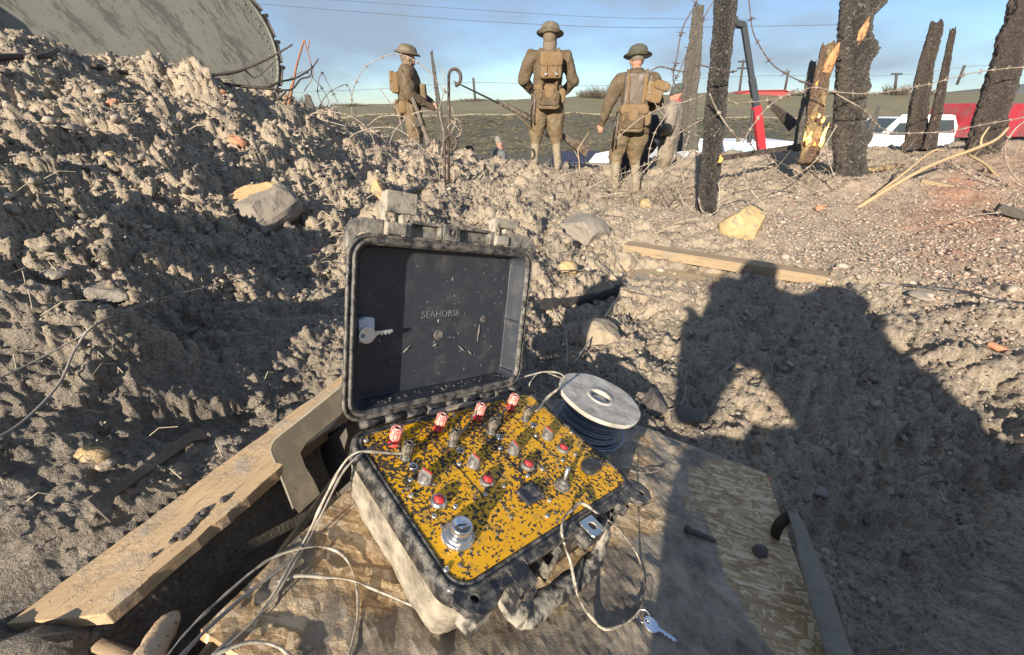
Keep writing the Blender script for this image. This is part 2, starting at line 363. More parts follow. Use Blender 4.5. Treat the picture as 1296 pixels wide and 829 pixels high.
def plain(name, col, ro=.5, me=0, var=.12, sc=30, **k):
    g = NT(name); n = g.noise(sc, 4); g.bump(n, .2, .001)
    return g.P(col=g.mix(n, tuple(c*(1-var) for c in col), tuple(min(1, c*(1+var)) for c in col)), ro=ro, me=float(me), **k)
# ground
g = NT('mud')
wet, red, gra, far = g.attr('wet'), g.attr('red'), g.attr('gravel'), g.attr('far')
n1 = g.noise(3.5, 8, .62); n2 = g.noise(22, 8, .7); n3 = g.noise(110, 6, .7); vo = g.vor(140, out=1)
dry = g.mix(g.ramp(n2, [(.3, 0.), (.7, 1.)]), (.235, .178, .122), (.62, .515, .38)); dry = g.mix(g.ramp(n1, [(.35, 0), (.7, 1.)]), dry, g.mix(n3, (.38, .305, .21), (.60, .49, .35)))
wetc = g.mix(g.ramp(n2, [(.3, 0.), (.72, 1.)]), (.110, .090, .070), (.45, .375, .285))
f = g.math('ADD', g.math('MULTIPLY', wet, .86), g.math('MULTIPLY', g.math('SUBTRACT', n2, .5), 1.1)); f = g.math('ADD', f, g.math('MULTIPLY', g.math('SUBTRACT', n3, .5), .5)); f = g.ramp(f, [(.25, 0.), (.85, 1.)])
c = g.mix(f, dry, wetc)
gc = g.ramp(g.sep(vo)[0], [(0, (.16, .13, .10)), (.35, (.30, .25, .19)), (.7, (.45, .38, .30)), (.9, (.55, .5, .43)), (1, (.40, .22, .14))], 'CONSTANT')
c = g.mix(g.math('MULTIPLY', gra, .6), c, gc)
c = g.mix(g.math('MULTIPLY', red, g.ramp(n2, [(.3, .2), (.6, .8)])), c, (.46, .20, .11))
fb = g.mix(g.ramp(g.noise(.30, 8, .7), [(.35, 0.), (.65, 1.)]), (.045, .042, .024), (.135, .115, .075)); fb = g.mix(g.ramp(g.noise(2.2, 6, .7), [(.4, 0.), (.65, .6)]), fb, (.07, .075, .035)); c = g.mix(g.ramp(far, [(.1, 0), (.5, 1.)]), c, fb)
gg = g.mix(g.noise(.8, 6), (.13, .118, .06), (.22, .19, .105)); c = g.mix(g.attr('grass'), c, gg)
hh = g.math('ADD', g.math('MULTIPLY', n2, 1.0), g.math('MULTIPLY', n3, .6)); hh = g.math('ADD', hh, g.math('MULTIPLY', g.noise(260, 4, .7), .35))
c = g.mix(g.math('MULTIPLY', g.ramp(g.noise(150, 5, .75), [(.40, 1.), (.50, 0.)]), .55), c, (.05, .043, .036)); c = g.mix(g.math('MULTIPLY', g.ramp(g.noise(190, 4, .7), [(.58, 0.), (.66, 1.)]), .40), c, (.62, .56, .47)); g.set(g.b.inputs['Base Color'], c)  # fine dark specks paint crevice shade, pale ones paint wet glints
g.bump(hh, 1.0, .012)
MUDM = g.P(col=c, ro=g.ramp(f, [(0, .9), (.6, .60), (1, .38)]), sp=.5)
def soil_mat(name, a, b, c3, sc=30):
    g = NT(name); o = g.n('ShaderNodeObjectInfo').outputs['Random']; n = g.noise(sc, 6, .65); gi = g.n('ShaderNodeNewGeometry').outputs['Random Per Island']
    cc = g.mix(n, a, b); cc = g.mix(g.ramp(gi, [(0, 0.), (1, .75)]), cc, c3); g.bump(n, .6, .006); return g.P(col=cc, ro=.85)
CRUMB = soil_mat('crumb', (.26, .205, .15), (.60, .525, .42), (.13, .11, .09)); WCRUMB = soil_mat('wet_crumb', (.095, .078, .060), (.29, .24, .18), (.14, .115, .09))
GRAV = soil_mat('gravel', (.28, .23, .18), (.55, .47, .38), (.30, .18, .12), 60)
def stone_mat(name, a, b, ro=.8, mud=.35):
    g = NT(name); n = g.noise(9, 8, .6); n2 = g.noise(45, 6); cc = g.mix(n, a, b); f = g.ramp(g.noise(14, 7, .6), [(1-mud-.05, 0.), (1-mud+.1, 1.)]); cc = g.mix(f, cc, g.mix(n2, (.13, .11, .085), (.30, .25, .19)))
    g.bump(g.math('ADD', n, n2), .6, .01); return g.P(col=cc, ro=ro)
YST = stone_mat('yellow_stone', (.36, .24, .10), (.56, .41, .22), .8, .45); TST = stone_mat('tan_stone', (.30, .24, .165), (.46, .37, .26), .85, .5); GST = stone_mat('grey_stone', (.16, .14, .115), (.32, .28, .23), .7, .4)
BST = stone_mat('brick_red', (.42, .17, .09), (.55, .26, .15), .8, .3); DST = stone_mat('dark_stone', (.07, .06, .055), (.14, .12, .105), .6, .2)
# wood
def wood(name, a, b, gs=(2, 60, 60), mud=.25, msc=12, mc=(.10, .085, .07), dark=(.05, .04, .03)):
    g = NT(name); n = g.noise(1.5, 8, .6, g.co(gs)); n2 = g.noise(4, 4, .5, g.co((gs[0]*2, gs[1]*2, gs[2]*2)))
    c = g.mix(n, a, b); c = g.mix(g.ramp(n2, [(.28, 1.), (.4, 0.)]), c, dark)
    m = g.ramp(g.noise(msc, 8, .65), [(1-mud-.06, 0.), (1-mud+.06, 1.)]); sp_ = g.ramp(g.noise(msc*9, 3, .5), [(.66, 0.), (.70, 1.)])
    mm = g.math('MAXIMUM', m, sp_); c = g.mix(mm, c, g.mix(g.noise(msc*5), mc, tuple(min(1, x*2) for x in mc))); g.bump(g.math('ADD', n, g.math('MULTIPLY', mm, .5)), .7, .003); return g.P(col=c, ro=.75)
PLANKM = wood('fresh_plank', (.34, .22, .11), (.64, .47, .28), (75, 3., 75), .45, 11, (.24, .195, .145))
BEAMM = wood('muddy_beam', (.22, .155, .09), (.42, .31, .19), (2, 40, 40), .35, 5, (.16, .135, .10))
BARK = None
def osb():
    g = NT('osb'); tn_ = [(.34, .22, .11), (.58, .42, .24), (.74, .58, .38), (.46, .31, .16)]; c = None; hgt = None
    for k, (an, sc_) in enumerate(((.35, (150, 30, 1)), (1.35, (135, 27, 1)), (2.3, (160, 32, 1)), (-.75, (130, 28, 1)))):
        v = g.co(sc_, (0, 0, an)); ds = g.n('ShaderNodeVectorMath', operation='ADD'); g.set(ds.inputs[0], v); nz_ = g.n('ShaderNodeTexNoise'); g.set(nz_.inputs['Vector'], g.co()); nz_.inputs['Scale'].default_value = 30; sc2 = g.n('ShaderNodeVectorMath', operation='SCALE'); g.set(sc2.inputs[0], nz_.outputs['Color']); sc2.inputs['Scale'].default_value = .35; g.set(ds.inputs[1], sc2.outputs[0])
        q = g.sep(g.vor(1.0, ds.outputs[0], out=1)); gr_ = g.noise(1., 4, .6, g.co((sc_[0]*2.5, sc_[1]*.8, 1), (0, 0, an))); cc = g.ramp(g.math('ADD', g.math('MULTIPLY', q[0], .82), g.math('MULTIPLY', gr_, .18)), [(.15, tn_[0]), (.45, tn_[3]), (.62, tn_[1]), (.9, tn_[2])])
        if c is None: c = cc; hgt = q[1]
        else: mk_ = g.math('GREATER_THAN', q[2], .58); c = g.mix(mk_, c, cc); hgt = g.math('ADD', g.math('MULTIPLY', mk_, q[1]), g.math('MULTIPLY', g.math('SUBTRACT', 1., mk_), hgt))
    n = hgt
    a = g.attr('mud_shade_mask'); m = g.math('ADD', g.noise(9, 9, .68), g.math('MULTIPLY', g.math('SUBTRACT', a, .5), .75)); m = g.ramp(m, [(.465, 0.), (.57, 1.)])
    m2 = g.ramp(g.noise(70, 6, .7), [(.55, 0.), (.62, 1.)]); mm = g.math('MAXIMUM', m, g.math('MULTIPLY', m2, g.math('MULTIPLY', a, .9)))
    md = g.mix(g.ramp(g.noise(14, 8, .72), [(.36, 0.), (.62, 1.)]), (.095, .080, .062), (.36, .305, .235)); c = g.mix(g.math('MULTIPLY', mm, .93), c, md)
    g.bump(g.math('ADD', g.math('ADD', g.math('MULTIPLY', n, .6), g.math('MULTIPLY', g.noise(120, 5, .7), .6)), g.math('MULTIPLY', mm, .6)), .8, .0028)
    return g.P(col=c, ro=g.ramp(mm, [(0, .8), (1, .55)]))
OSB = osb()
BLACKP = grime('black_case_plastic', (.024, .025, .028), (.24, .215, .175), .44, 60, .26, 0, .0018, .6, .10)
LIDIN = grime('dark_lid_inside', (.034, .039, .050), (.10, .098, .094), .33, 40, .38, 0, .0006, .7, .16, st=.3)
LIDRIM = grime('muddy_lid_rim', (.028, .028, .030), (.27, .245, .205), .44, 60, .24, 0, .0018, .5, .14)
MUDCASE = grime('mud_caked_case_side', (.38, .33, .25), (.15, .125, .09), .46, 30, .85, 0, .004, .9, .10, .12)
LATCHM = grime('caked_latch_mud', (.10, .09, .08), (.36, .32, .255), .60, 46, .5, 0, .003, .85, .08)
HANDLEM = grime('muddy_handle', (.03, .03, .031), (.36, .325, .265), .50, 42, .35, 0, .003, .8, .05)
g = NT('yellow_panel_paint'); n = g.math('ADD', g.math('MULTIPLY', g.noise(190, 3, .5), .62), g.math('MULTIPLY', g.noise(75, 4, .6), .38)); lo = g.noise(7, 4); f = g.math('ADD', n, g.math('MULTIPLY', g.math('SUBTRACT', lo, .5), .42)); f = g.ramp(f, [(.522, 0.), (.538, 1.)]); dt = g.math('LESS_THAN', g.vor(240), g.math('MULTIPLY', g.ramp(lo, [(.35, .2), (.65, 1.)]), .30)); f = g.math('MAXIMUM', f, dt)
mm = g.ramp(g.noise(26, 7, .72), [(.53, 0.), (.68, .85)]); c = g.mix(g.noise(5, 3), (.95, .43, .004), (1.0, .54, .010)); c = g.mix(mm, c, (.34, .22, .09)); c = g.mix(f, c, g.mix(n, (.02, .018, .016), (.10, .08, .06)))
g.bump(f, .6, .0015); YEL = g.P(col=c, ro=g.ramp(f, [(0, .30), (1, .8)]))
STEEL = grime('steel', (.62, .62, .60), MUD, .40, 60, .25, .9, .0006); CHROME = plain('chrome', (.75, .77, .80), .22, .95)
KEYM = plain('key_nickel', (.72, .76, .80), .28, .8); REDP = grime('red_plastic', (.80, .05, .045), (.62, .30, .25), .42, 90, .30, 0, .0006, .6); PINKP = grime('dusty_red_plastic', (.85, .16, .14), (.70, .45, .38), .5, 120, .35, 0, .0006, .6)
BLKT = grime('muddy_black_knob', (.05, .046, .04), (.24, .21, .16), .50, 110, .4, 0, .0008, .8); GREYK = grime('grey_knob', (.14, .13, .12), (.34, .30, .25), .45, 120, .4, 0, .0008)
RUBBER = grime('black_rubber', (.03, .03, .032), (.22, .20, .17), .40, 60, .45, 0, .0008); ROCK = grime('rocker_dark', (.045, .043, .055), (.20, .18, .16), .40, 90, .4, 0, .0006)
SPOOLM = grime('muddy_grey_spool_plastic', (.60, .565, .50), (.32, .29, .24), .48, 22, .55, 0, .0012, .8, .12, .12)
WIREB = plain('dark_blue_wire', (.19, .22, .28), .2); WIREW = grime('cream_cable', (.42, .38, .31), (.22, .19, .15), .45, 60, .45, 0, .0004); WIREG = grime('grey_cable', (.22, .20, .18), (.36, .32, .26), .4, 50, .5, 0, .0004)
BARB = grime('rusty_wire', (.34, .29, .23), (.20, .12, .08), .42, 30, .5, .2, .0004); BARBD = grime('dark_wire', (.10, .075, .07), (.24, .17, .13), .4, 30, .6, .2, .0004)
PICK = grime('rusty_picket', (.075, .055, .045), (.20, .14, .10), .4, 14, .65, .2, .001)
BRACK = grime('muddy_olive_steel', (.030, .023, .013), (.070, .055, .033), .45, 22, .7, .1, .0015, .8, .1); BRACKR = grime('brown_steel', (.070, .055, .045), (.13, .11, .09), .40, 25, .6, .1, .001)
ARMM = grime('mud_coated_bar', (.16, .14, .10), (.25, .22, .17), .5, 24, .55, 0, .002, .7, .15)
def char(name, spots=.25, a=(.022, .020, .018), b=(.25, .22, .185), sp_=(.34, .17, .07), ro=.34, sc=1.0, thr=.7):
    g = NT(name); v = g.co((1, 1, .42)); vc = g.noise(22*sc, 6, .7, g.co((1, 1, 1.5)), 1.5); n = g.noise(14*sc, 8, .7, v); n2 = g.noise(60*sc, 6, .7)
    c = g.mix(n, a, b); m = g.ramp(g.noise(5*sc, 6, .65, g.co((1, 1, .5))), [(thr, 0.), (thr+.06, 1.)]); c = g.mix(m, c, g.mix(n2, sp_, tuple(min(1, x*1.7) for x in sp_)))
    ash_glint = g.ramp(n2, [(.51, 0.), (.60, 1.)]); c = g.mix(g.math('MULTIPLY', ash_glint, spots), c, (.50, .46, .40))  # pale ash flecks that also paint specular glints onto the bark
    h = g.math('ADD', g.ramp(vc, [(.42, 0.), (.5, 1.), (.62, .3)]), g.math('MULTIPLY', n, .9)); g.bump(g.math('ADD', h, g.math('MULTIPLY', n2, .5)), 1.0, .06); return g.P(col=c, ro=g.ramp(n2, [(.3, ro), (.7, min(1, ro+.22))]), sp=.8)
CHAR = char('charred_bark'); CHARB = char('charred_brown_bark', .35, (.06, .042, .032), (.24, .17, .12), (.34, .19, .09), .55, 1.1, .62); GREYW = char('weathered_wood', .4, (.16, .135, .11), (.46, .40, .32), (.30, .22, .15), .7, 1.3, .66)
BURN = char('scorched_wood', .15, (.22, .12, .07), (.58, .36, .21), (.80, .48, .22), .65, 1.0, .50); FRESH = grime('split_wood', (.50, .25, .10), (.20, .11, .06), .45, 30, .6)
BRCH = grime('pale_branch', (.40, .29, .16), (.30, .20, .10), .3, 20, .7); BRCD = grime('dark_branch', (.060, .045, .038), (.20, .16, .12), .35, 40, .7); BRCR = grime('rusty_branch', (.28, .12, .07), (.30, .20, .14), .3, 40, .7)
def fire(name, c, s): g = NT(name); return g.P(col=(.8, .3, .05), em=c, es=s)
g = NT('flame_mixed'); g.P(col=(.8, .3, .05), em=g.mix(g.ramp(g.noise(30, 3), [(.40, 0.), (.62, 1.)]), (1, .24, .02), (1, .70, .22)), es=1.3); FLM = g.m
FLO = fire('flame_orange', (1, .30, .03), 1.0); FLY = fire('flame_yellow', (1, .62, .16), 1.5)

# ------------------------------------------------------------------ the ground, one sheet
def build_ground():
    azf = np.arange(-60, 60.01, .165); azb = np.concatenate([np.arange(62, 180, 3.0), np.arange(180, 298.1, 3.0)])
    az = np.radians(np.concatenate([azf, azb])); rr = list(np.exp(np.arange(math.log(.20), math.log(9.5), .0053)))
    while rr[-1] < 90: rr.append(rr[-1]*1.022)
    while rr[-1] < 900: rr.append(rr[-1]*1.12)
    rr = np.array(rr); na, nr = len(az), len(rr)
    R, A = np.meshgrid(rr, az, indexing='ij'); X = (R*np.sin(A)).ravel(); Y = (R*np.cos(A)).ravel()
    Z, m, b = height(X, Y, True)
    r = R.ravel(); near = 1-sst(8.5, 14, r)
    P = np.stack([X, Y, Z], 1).reshape(nr, na, 3)
    gu = np.gradient(P, axis=0); gv = np.gradient(P, axis=1); N = np.cross(gv, gu); N /= np.linalg.norm(N, axis=2, keepdims=True)+1e-9
    N[N[..., 2] < 0] *= -1
    p = P.reshape(-1, 3); N = N.reshape(-1, 3)
    fine = near > .01; q = p[fine]; d = np.zeros(len(p))
    cr, gr, sm = m[0][fine], m[1][fine], m[2][fine]; rq = r[fine]
    w = fbm3(q, 24, 131, 2)*.02; f1, f2, rid = wor((q[:, 0]+w)*75, (q[:, 1]+q[:, 2]*.8+w)*75, 141)
    e = (cr*.0012+gr*.0035)*np.sqrt(np.clip(1-(f1/.8)**2, 0, 1))*(.2+rid)
    f1, f2, rid = wor((q[:, 0]+w)*30, (q[:, 1]+q[:, 2]*.9+w)*30, 151)
    e += (cr*.003+gr*.0015)*np.sqrt(np.clip(1-(f1/.85)**2, 0, 1))*rid**1.5
    e += (cr*.010+sm*.007+.002)*fbm3(q, 15, 161, 5)+cr*.016*(np.abs(fbm3(q, 13, 361, 3))*2-.4)
    e += (cr*.0145+sm*.0050+gr*.004)*(np.abs(fbm3(q, 34, 263, 3))*2-.4) + (cr*.0078+sm*.0026+gr*.0035)*(np.abs(fbm3(q, 85, 267, 2))*2-.4)
    # dragged ridges in the smooth wet mud
    ang = .9; s1 = q[:, 0]*math.cos(ang)+q[:, 1]*math.sin(ang); s2 = -q[:, 0]*math.sin(ang)+q[:, 1]*math.cos(ang)
    e += sm*.016*(1-np.abs(fbm(s1*5+fbm(q[:, 0]*6, q[:, 1]*6, 8, 2), s2*17, 171, 4))*3)
    d[fine] = e*np.clip(rq/.9, .55, 1.9)*near[fine]
    dB = polydist(X, Y, BW); dP = polydist(X, Y, PLK); guard = np.clip(np.minimum(dB, dP)/.02, 0, 1); d *= guard
    N = N*.55+np.array([0, -.10, .45]); N /= np.linalg.norm(N, axis=1, keepdims=True)
    p = p+N*d[:, None]
    me = bpy.data.meshes.new('mud_ground'); nv = nr*na
    me.vertices.add(nv+1); co = np.concatenate([p, [[0, 0, float(p[:na, 2].mean())]]]); me.vertices.foreach_set('co', co.ravel())
    i = np.arange(nr-1)[:, None]*na; j = np.arange(na)[None, :]; j1 = (j+1) % na
    quads = np.stack([i+j, i+j1, i+na+j1, i+na+j], -1).reshape(-1, 4)[:, ::-1]
    tris = np.stack([np.arange(na), (np.arange(na)+1) % na, np.full(na, nv)], 1)
    idx = np.concatenate([quads.ravel(), tris.ravel()]).astype(np.int32); nq, ntr = len(quads), len(tris)
    me.loops.add(len(idx)); me.loops.foreach_set('vertex_index', idx); me.polygons.add(nq+ntr)
    st = np.concatenate([np.arange(nq)*4, nq*4+np.arange(ntr)*3]).astype(np.int32); me.polygons.foreach_set('loop_start', st)
    try: me.polygons.foreach_set('loop_total', np.concatenate([np.full(nq, 4), np.full(ntr, 3)]).astype(np.int32))
    except Exception: pass
    me.polygons.foreach_set('use_smooth', np.ones(nq+ntr, bool))
    me.update(calc_edges=True)
    fr = sst(8.5, 12, r); yy = Y; lim = 42+0*yy
    gs = sst(41, 44, yy+2*fbm(X*.1, Y*.1, 9, 3))
    for nme, arr in (('wet', np.maximum(m[3]*(1-fr)+.5*fr, 1-sst(-.05, .05, polydist(X, Y, PIT)))), ('red', m[4]*(1-fr)), ('gravel', m[1]*near), ('far', fr), ('grass', gs)):  # wet pinned high inside the gap, painting its shaded hollow darker
        at_ = me.attributes.new(nme, 'FLOAT', 'POINT'); at_.data.foreach_set('value', np.append(arr, 0).astype(np.float32))
    o = link('mud_ground', me, MUDM); o['kind'] = 'structure'
    return p, N, m, r, fine, guard
GP, GN, GM, GR, GF, GG = build_ground()

def scatter(name, mat, weight, count, s0, s1, seed, flat=.7, sink=.3, label=None, cat=None, tiny=False):
    rs = np.random.RandomState(seed); area = GR**1.0; w = weight*GF*(GG > .99); w = w/w.sum()
    ids = rs.choice(len(GP), count, p=w); n = len(ids)
    t = (1+5**.5)/2; ico = np.array([(-1,t,0),(1,t,0),(-1,-t,0),(1,-t,0),(0,-1,t),(0,1,t),(0,-1,-t),(0,1,-t),(t,0,-1),(t,0,1),(-t,0,-1),(-t,0,1)], float); ico /= np.linalg.norm(ico[0])
    fc = np.array([(0,11,5),(0,5,1),(0,1,7),(0,7,10),(0,10,11),(1,5,9),(5,11,4),(11,10,2),(10,7,6),(7,1,8),(3,9,4),(3,4,2),(3,2,6),(3,6,8),(3,8,9),(4,9,5),(2,4,11),(6,2,10),(8,6,7),(9,8,1)])
    if tiny: ico = np.array([(1,0,0),(-1,0,0),(0,1,0),(0,-1,0),(0,0,1),(0,0,-1)], float); fc = np.array([(0,2,4),(2,1,4),(1,3,4),(3,0,4),(2,0,5),(1,2,5),(3,1,5),(0,3,5)])
    nv_, nf_ = len(ico), len(fc)
    c = GP[ids]+(rs.rand(n, 3)-.5)*np.array([1, 1, 0])*.006*GR[ids][:, None]; s = (s0+(s1-s0)*rs.rand(n)**3)*np.clip(GR[ids]/1.5, .45, 1.9)
    V = (ico[None]+.5*(rs.rand(n, nv_, 3)-.5))*s[:, None, None]*(1+np.array([.5, .5, -.2])*(rs.rand(n, 1, 3)-.3)); a = rs.rand(n)*6.28; b = (rs.rand(n)-.5)*1.6
    x = V[..., 0]*np.cos(a)[:, None]-V[..., 1]*np.sin(a)[:, None]; y = V[..., 0]*np.sin(a)[:, None]+V[..., 1]*np.cos(a)[:, None]; z = V[..., 2]*flat
    z2 = z*np.cos(b)[:, None]+x*np.sin(b)[:, None]; x = x*np.cos(b)[:, None]-z*np.sin(b)[:, None]
    V = np.stack([x, y, z2], -1)+(c+GN[ids]*(s*(.5-sink))[:, None])[:, None]
    me = bpy.data.meshes.new(name); me.vertices.add(n*nv_); me.vertices.foreach_set('co', V.ravel())
    fi = (fc[None]+np.arange(n)[:, None, None]*nv_).reshape(-1).astype(np.int32); me.loops.add(len(fi)); me.loops.foreach_set('vertex_index', fi)
    me.polygons.add(n*nf_); me.polygons.foreach_set('loop_start', np.arange(0, len(fi), 3).astype(np.int32))
    try: me.polygons.foreach_set('loop_total', np.full(n*nf_, 3, np.int32))
    except Exception: pass
    me.update(calc_edges=True); o = link(name, me, mat); o['kind'] = 'stuff'; tag(o, label, cat); return o
dens = GR**.6
scatter('soil_crumbs', CRUMB, GM[0]*(1-GM[3])*dens, 7000, .004, .014, 1, label='loose dry crumbs and clods of tan soil strewn over the mounds', cat='soil')
scatter('wet_clods', WCRUMB, (GM[0]+.35*GM[2])*GM[3]*dens, 6000, .003, .012, 2, label='dark wet clods of earth lying in the shaded mud', cat='soil')
scatter('gravel_chips', GRAV, (GM[1]**1.5+.03)*dens, 7000, .003, .008, 3, label='pale gravel and stone chips covering the slope on the right', cat='gravel')

scatter('fine_crumbs', CRUMB, GM[0]*(1.05-GM[3])*dens, 85000, .0014, .0058, 4, label='fine dry crumbs covering the sunlit mounds of soil', cat='soil', tiny=True)
scatter('fine_wet_crumbs', WCRUMB, (GM[0]+.4*GM[2])*(.15+GM[3])*dens, 42000, .0012, .0048, 5, label='fine wet crumbs speckling the dark churned mud', cat='soil', tiny=True)
scatter('fine_gravel', GRAV, (GM[1]**1.5+.02)*dens, 36000, .0015, .0050, 6, label='fine gravel grit covering the right-hand slope', cat='gravel', tiny=True)
# ------------------------------------------------------------------ the equipment case
def case():
    R = thing('equipment_case', 'open mud-caked black hard case with yellow speckled control panel on the board', 'equipment case', MCASE)
    X0, X1, Y0, Y1 = -.012, .352, -.250, .012
    lo = []
    for z, i, r in ((BH+.003, .020, .018), (BH+.02, .012, .026), (-.03, .005, .028), (-.014, .004, .028)): lo.append(rrect(X0+i, X1-i, Y0+i, Y1-i, r, 6, z))
    m = MB(); m.loft(lo); o = m.obj('case_body', MUDCASE, R, True); s = o.modifiers.new('s', 'SUBSURF'); s.subdivision_type = 'SIMPLE'; s.levels = s.render_levels = 4; bake(o); displace(o, .0035, 38, 5, 4); displace(o, .0016, 120, 9, 2)
    lo = []
    for z, i, r in ((-.026, .004, .028), (-.024, -.001, .031), (-.004, -.001, .031), (-.001, .002, .029), (.0008, .0045, .026), (-.0012, .0065, .025), (-.0012, .0075, .024), (.0010, .009, .023), (.0010, .0105, .021), (.0004, .012, .020), (-.004, .0125, .020)): lo.append(rrect(X0+i, X1-i, Y0+i, Y1-i, r, 7, z))
    m = MB(); m.loft(lo, False, False); o = m.obj('case_rim', BLACKP, R, True)
    m = MB(); m.loft([rrect(.001, .339, -.2375, -.0005, .019, 7, z) for z in (-.006, .0)]); p = m.obj('control_panel', YEL, R, False, .0006)
    for x in (.098, .178, .258):
        m = MB(); y0, y1 = -.004, -.155; m.box(x-.0007, x+.0007, y1, y0, -.0005, .0004); m.obj('divider_line', RUBBER, p)
    def L(px, py, h=0): return loc(px, py, h)
    # binding posts
    def post(px, py, ph, mats, name):
        c = L(px, py); q = thing_part(name, R, c); h = .026
        m = MB(); m.lathe([(.0078, 0), (.0078, .002), (.0062, .003), (.006, .009), (.005, .010)], 14); m.obj('terminal_base', mats[0], q, True)
        m = MB()
        for k in range(9):
            a = k*math.tau/9; M = Matrix.Rotation(a, 4, 'Z'); m.box(.0042, .0078, -.0018, .0018, .011, h, M)
        m.lathe([(.0058, .0105), (.006, .012), (.006, h-.001), (.0048, h+.0015), (.003, h+.0015), (.003, h-.002), (.0001, h-.002)], 14); m.obj('terminal_cap', mats[1], q, bevel=.0005)
        q.scale = (ph, ph, ph)
    for px, py in ((498, 561), (555, 543), (604, 529), (646, 516)): post(px, py, 1.05, (REDP, PINKP), 'red_terminal')
    for px, py in ((513, 579), (572, 562), (621, 547), (664, 531)): post(px, py, 1.0, (BLKT, BLKT), 'black_terminal')
    def screw(px, py, r=.0035, ring=False):
        c = L(px, py); m = MB()
        if ring: m.lathe([(.0062, 0), (.0062, .0015), (.0048, .0022), (.0046, .0008), (.0001, .0008)], 16, o=c); m.obj('indicator_ring', CHROME, R, True); m = MB(); m.sph((c[0], c[1], .0012), .0028); m.obj('indicator_lens', RUBBER, R, True); return
        m.lathe([(r, 0), (r, .001), (r*.8, .0022), (r*.35, .0026), (r*.3, .0012), (.0001, .0012)], 12, o=c); m.obj('screw', STEEL, R, True)
    for p_ in ((523,590),(582,570),(632,553),(675,538)): screw(*p_, ring=True)
    for p_ in ((519.5,607),(581,587),(633,567),(678,551),(576.5,641),(614,626),(637,615.5),(667.5,602),(686,593),(712,582),(549.5,653),(564.6,720.6),(463.5,557.5),(728,575),(695,633),(692.5,653),(723,547),(574,526),(520,627)): screw(*p_)
    for px, py, a in ((538,608,.35), (599,588,.1), (649,571,-.2), (692,553,-.1)):
        c = L(px, py); q = thing_part('pointer_knob', R, c); q.rotation_euler = (0, 0, a)
        m = MB(); m.lathe([(.0098, 0), (.0094, .003), (.0075, .0045), (.0065, .011), (.0001, .012)], 18); m.obj('knob_skirt', GREYK, q, True)
        m = MB(); m.loft([[Vector((x*k, y*k2, z)) for x, y in ((-.0034,-.009),(.0034,-.009),(.0026,.010),(0,.0115),(-.0026,.010))] for z, k, k2 in ((.004, 1.1, 1), (.013, .9, .92), (.016, .55, .75))]); m.obj('knob_wing', GREYK, q, bevel=.0006)
        m = MB(); m.box(-.0007, .0007, -.0065, .008, .0155, .0166); m.obj('knob_line', REDP, q)
    for px, py in ((554.5,636), (616,610), (667.5,590), (712,569)):
        c = L(px, py); q = thing_part('push_button', R, c)
        m = MB(); m.lathe([(.0105, 0), (.0108, .002), (.0098, .0055), (.0075, .0068), (.0072, .0055), (.0001, .0055)], 20); m.obj('button_bezel', STEEL if px < 600 else GREYK, q, True)
        m = MB(); m.lathe([(.0066, .004), (.0066, .0072), (.0055, .0086), (.0001, .0092)], 18); m.obj('button_cap', REDP, q, True)
    c = L(579, 679); q = thing_part('key_switch', R, c)
    m = MB(); m.lathe([(.0195, 0), (.0195, .004), (.0175, .0055), (.0165, .0055), (.0165, .0075), (.0155, .009), (.0135, .009)], 28); m.obj('switch_collar', STEEL, q, True)
    m = MB(); m.lathe([(.0125, .008), (.0125, .019), (.0115, .0205), (.0100, .0200), (.0098, .0195), (.0001, .0195)], 28); m.obj('lock_barrel', CHROME, q, True)
    m = MB(); m.box(-.005, .005, -.001, .001, .0190, .0200, Matrix.Rotation(-.4, 4, 'Z')); m.obj('keyhole', RUBBER, q)
    a = [L(*p)[:2] for p in ((651,625),(674,613),(691,624),(666,643))]; cx = sum(p[0] for p in a)/4; cy = sum(p[1] for p in a)/4
    q = thing_part('rocker_switch', R, (cx, cy, 0))
    m = MB(); m.loft([rrect(-.0165, .0165, -.0135, .0135, .002, 2, z) for z in (0, .0035)]+[rrect(-.0150, .0150, -.012, .012, .002, 2, .0045), rrect(-.0115, .0115, -.0085, .0085, .001, 2, .0042), rrect(-.0115, .0115, -.0085, .0085, .001, 2, .002)]); m.obj('switch_frame', ROCK, q)
    m = MB(); m.add([(-.011,-.008,.001),(.011,-.008,.001),(.011,.008,.001),(-.011,.008,.001),(-.011,-.008,.0042),(0,-.008,.0026),(.011,-.008,.0062),(-.011,.008,.0042),(0,.008,.0026),(.011,.008,.0062)], [(0,1,6,5,4),(3,7,8,9,2),(4,5,8,7),(5,6,9,8),(1,2,9,6),(0,4,7,3),(0,3,2,1)]); m.obj('rocker', ROCK, q, bevel=.0004)
    c = L(711, 615); q = thing_part('toggle_switch', R, c)
    m = MB(); m.lathe([(.0125, 0), (.0125, .002), (.0095, .003), (.0095, .007), (.006, .0085), (.005, .012), (.0001, .013)], 8); m.obj('switch_nut', GREYK, q)
    m = MB(); m.tube([(0, 0, .009), (.003, .003, .018), (.0055, .0055, .027), (.006, .006, .029)], [.0026, .0034, .0042, .0028], 10); m.obj('lever', STEEL, q, True)
    c = L(745, 594); q = thing_part('socket_cover', R, c); q.rotation_euler = (0, 0, -.2)
    m = MB(); m.lathe([(.013, 0), (.013, .004), (.0115, .005)], 20); m.obj('socket_collar', GREYK, q, True)
    m = MB(); m.loft([[Vector((x*k, y*k, z+x*.25)) for x, y in ((-.014,-.010),(-.004,-.014),(.012,-.012),(.022,-.003),(.018,.008),(.006,.014),(-.010,.012),(-.016,.002))] for z, k in ((.004, .95), (.009, 1.0), (.0125, .88))]); m.obj('rubber_cover', RUBBER, q, True, .001)
    # blobs of wet mud and grit dried on the panel
    m = MB()
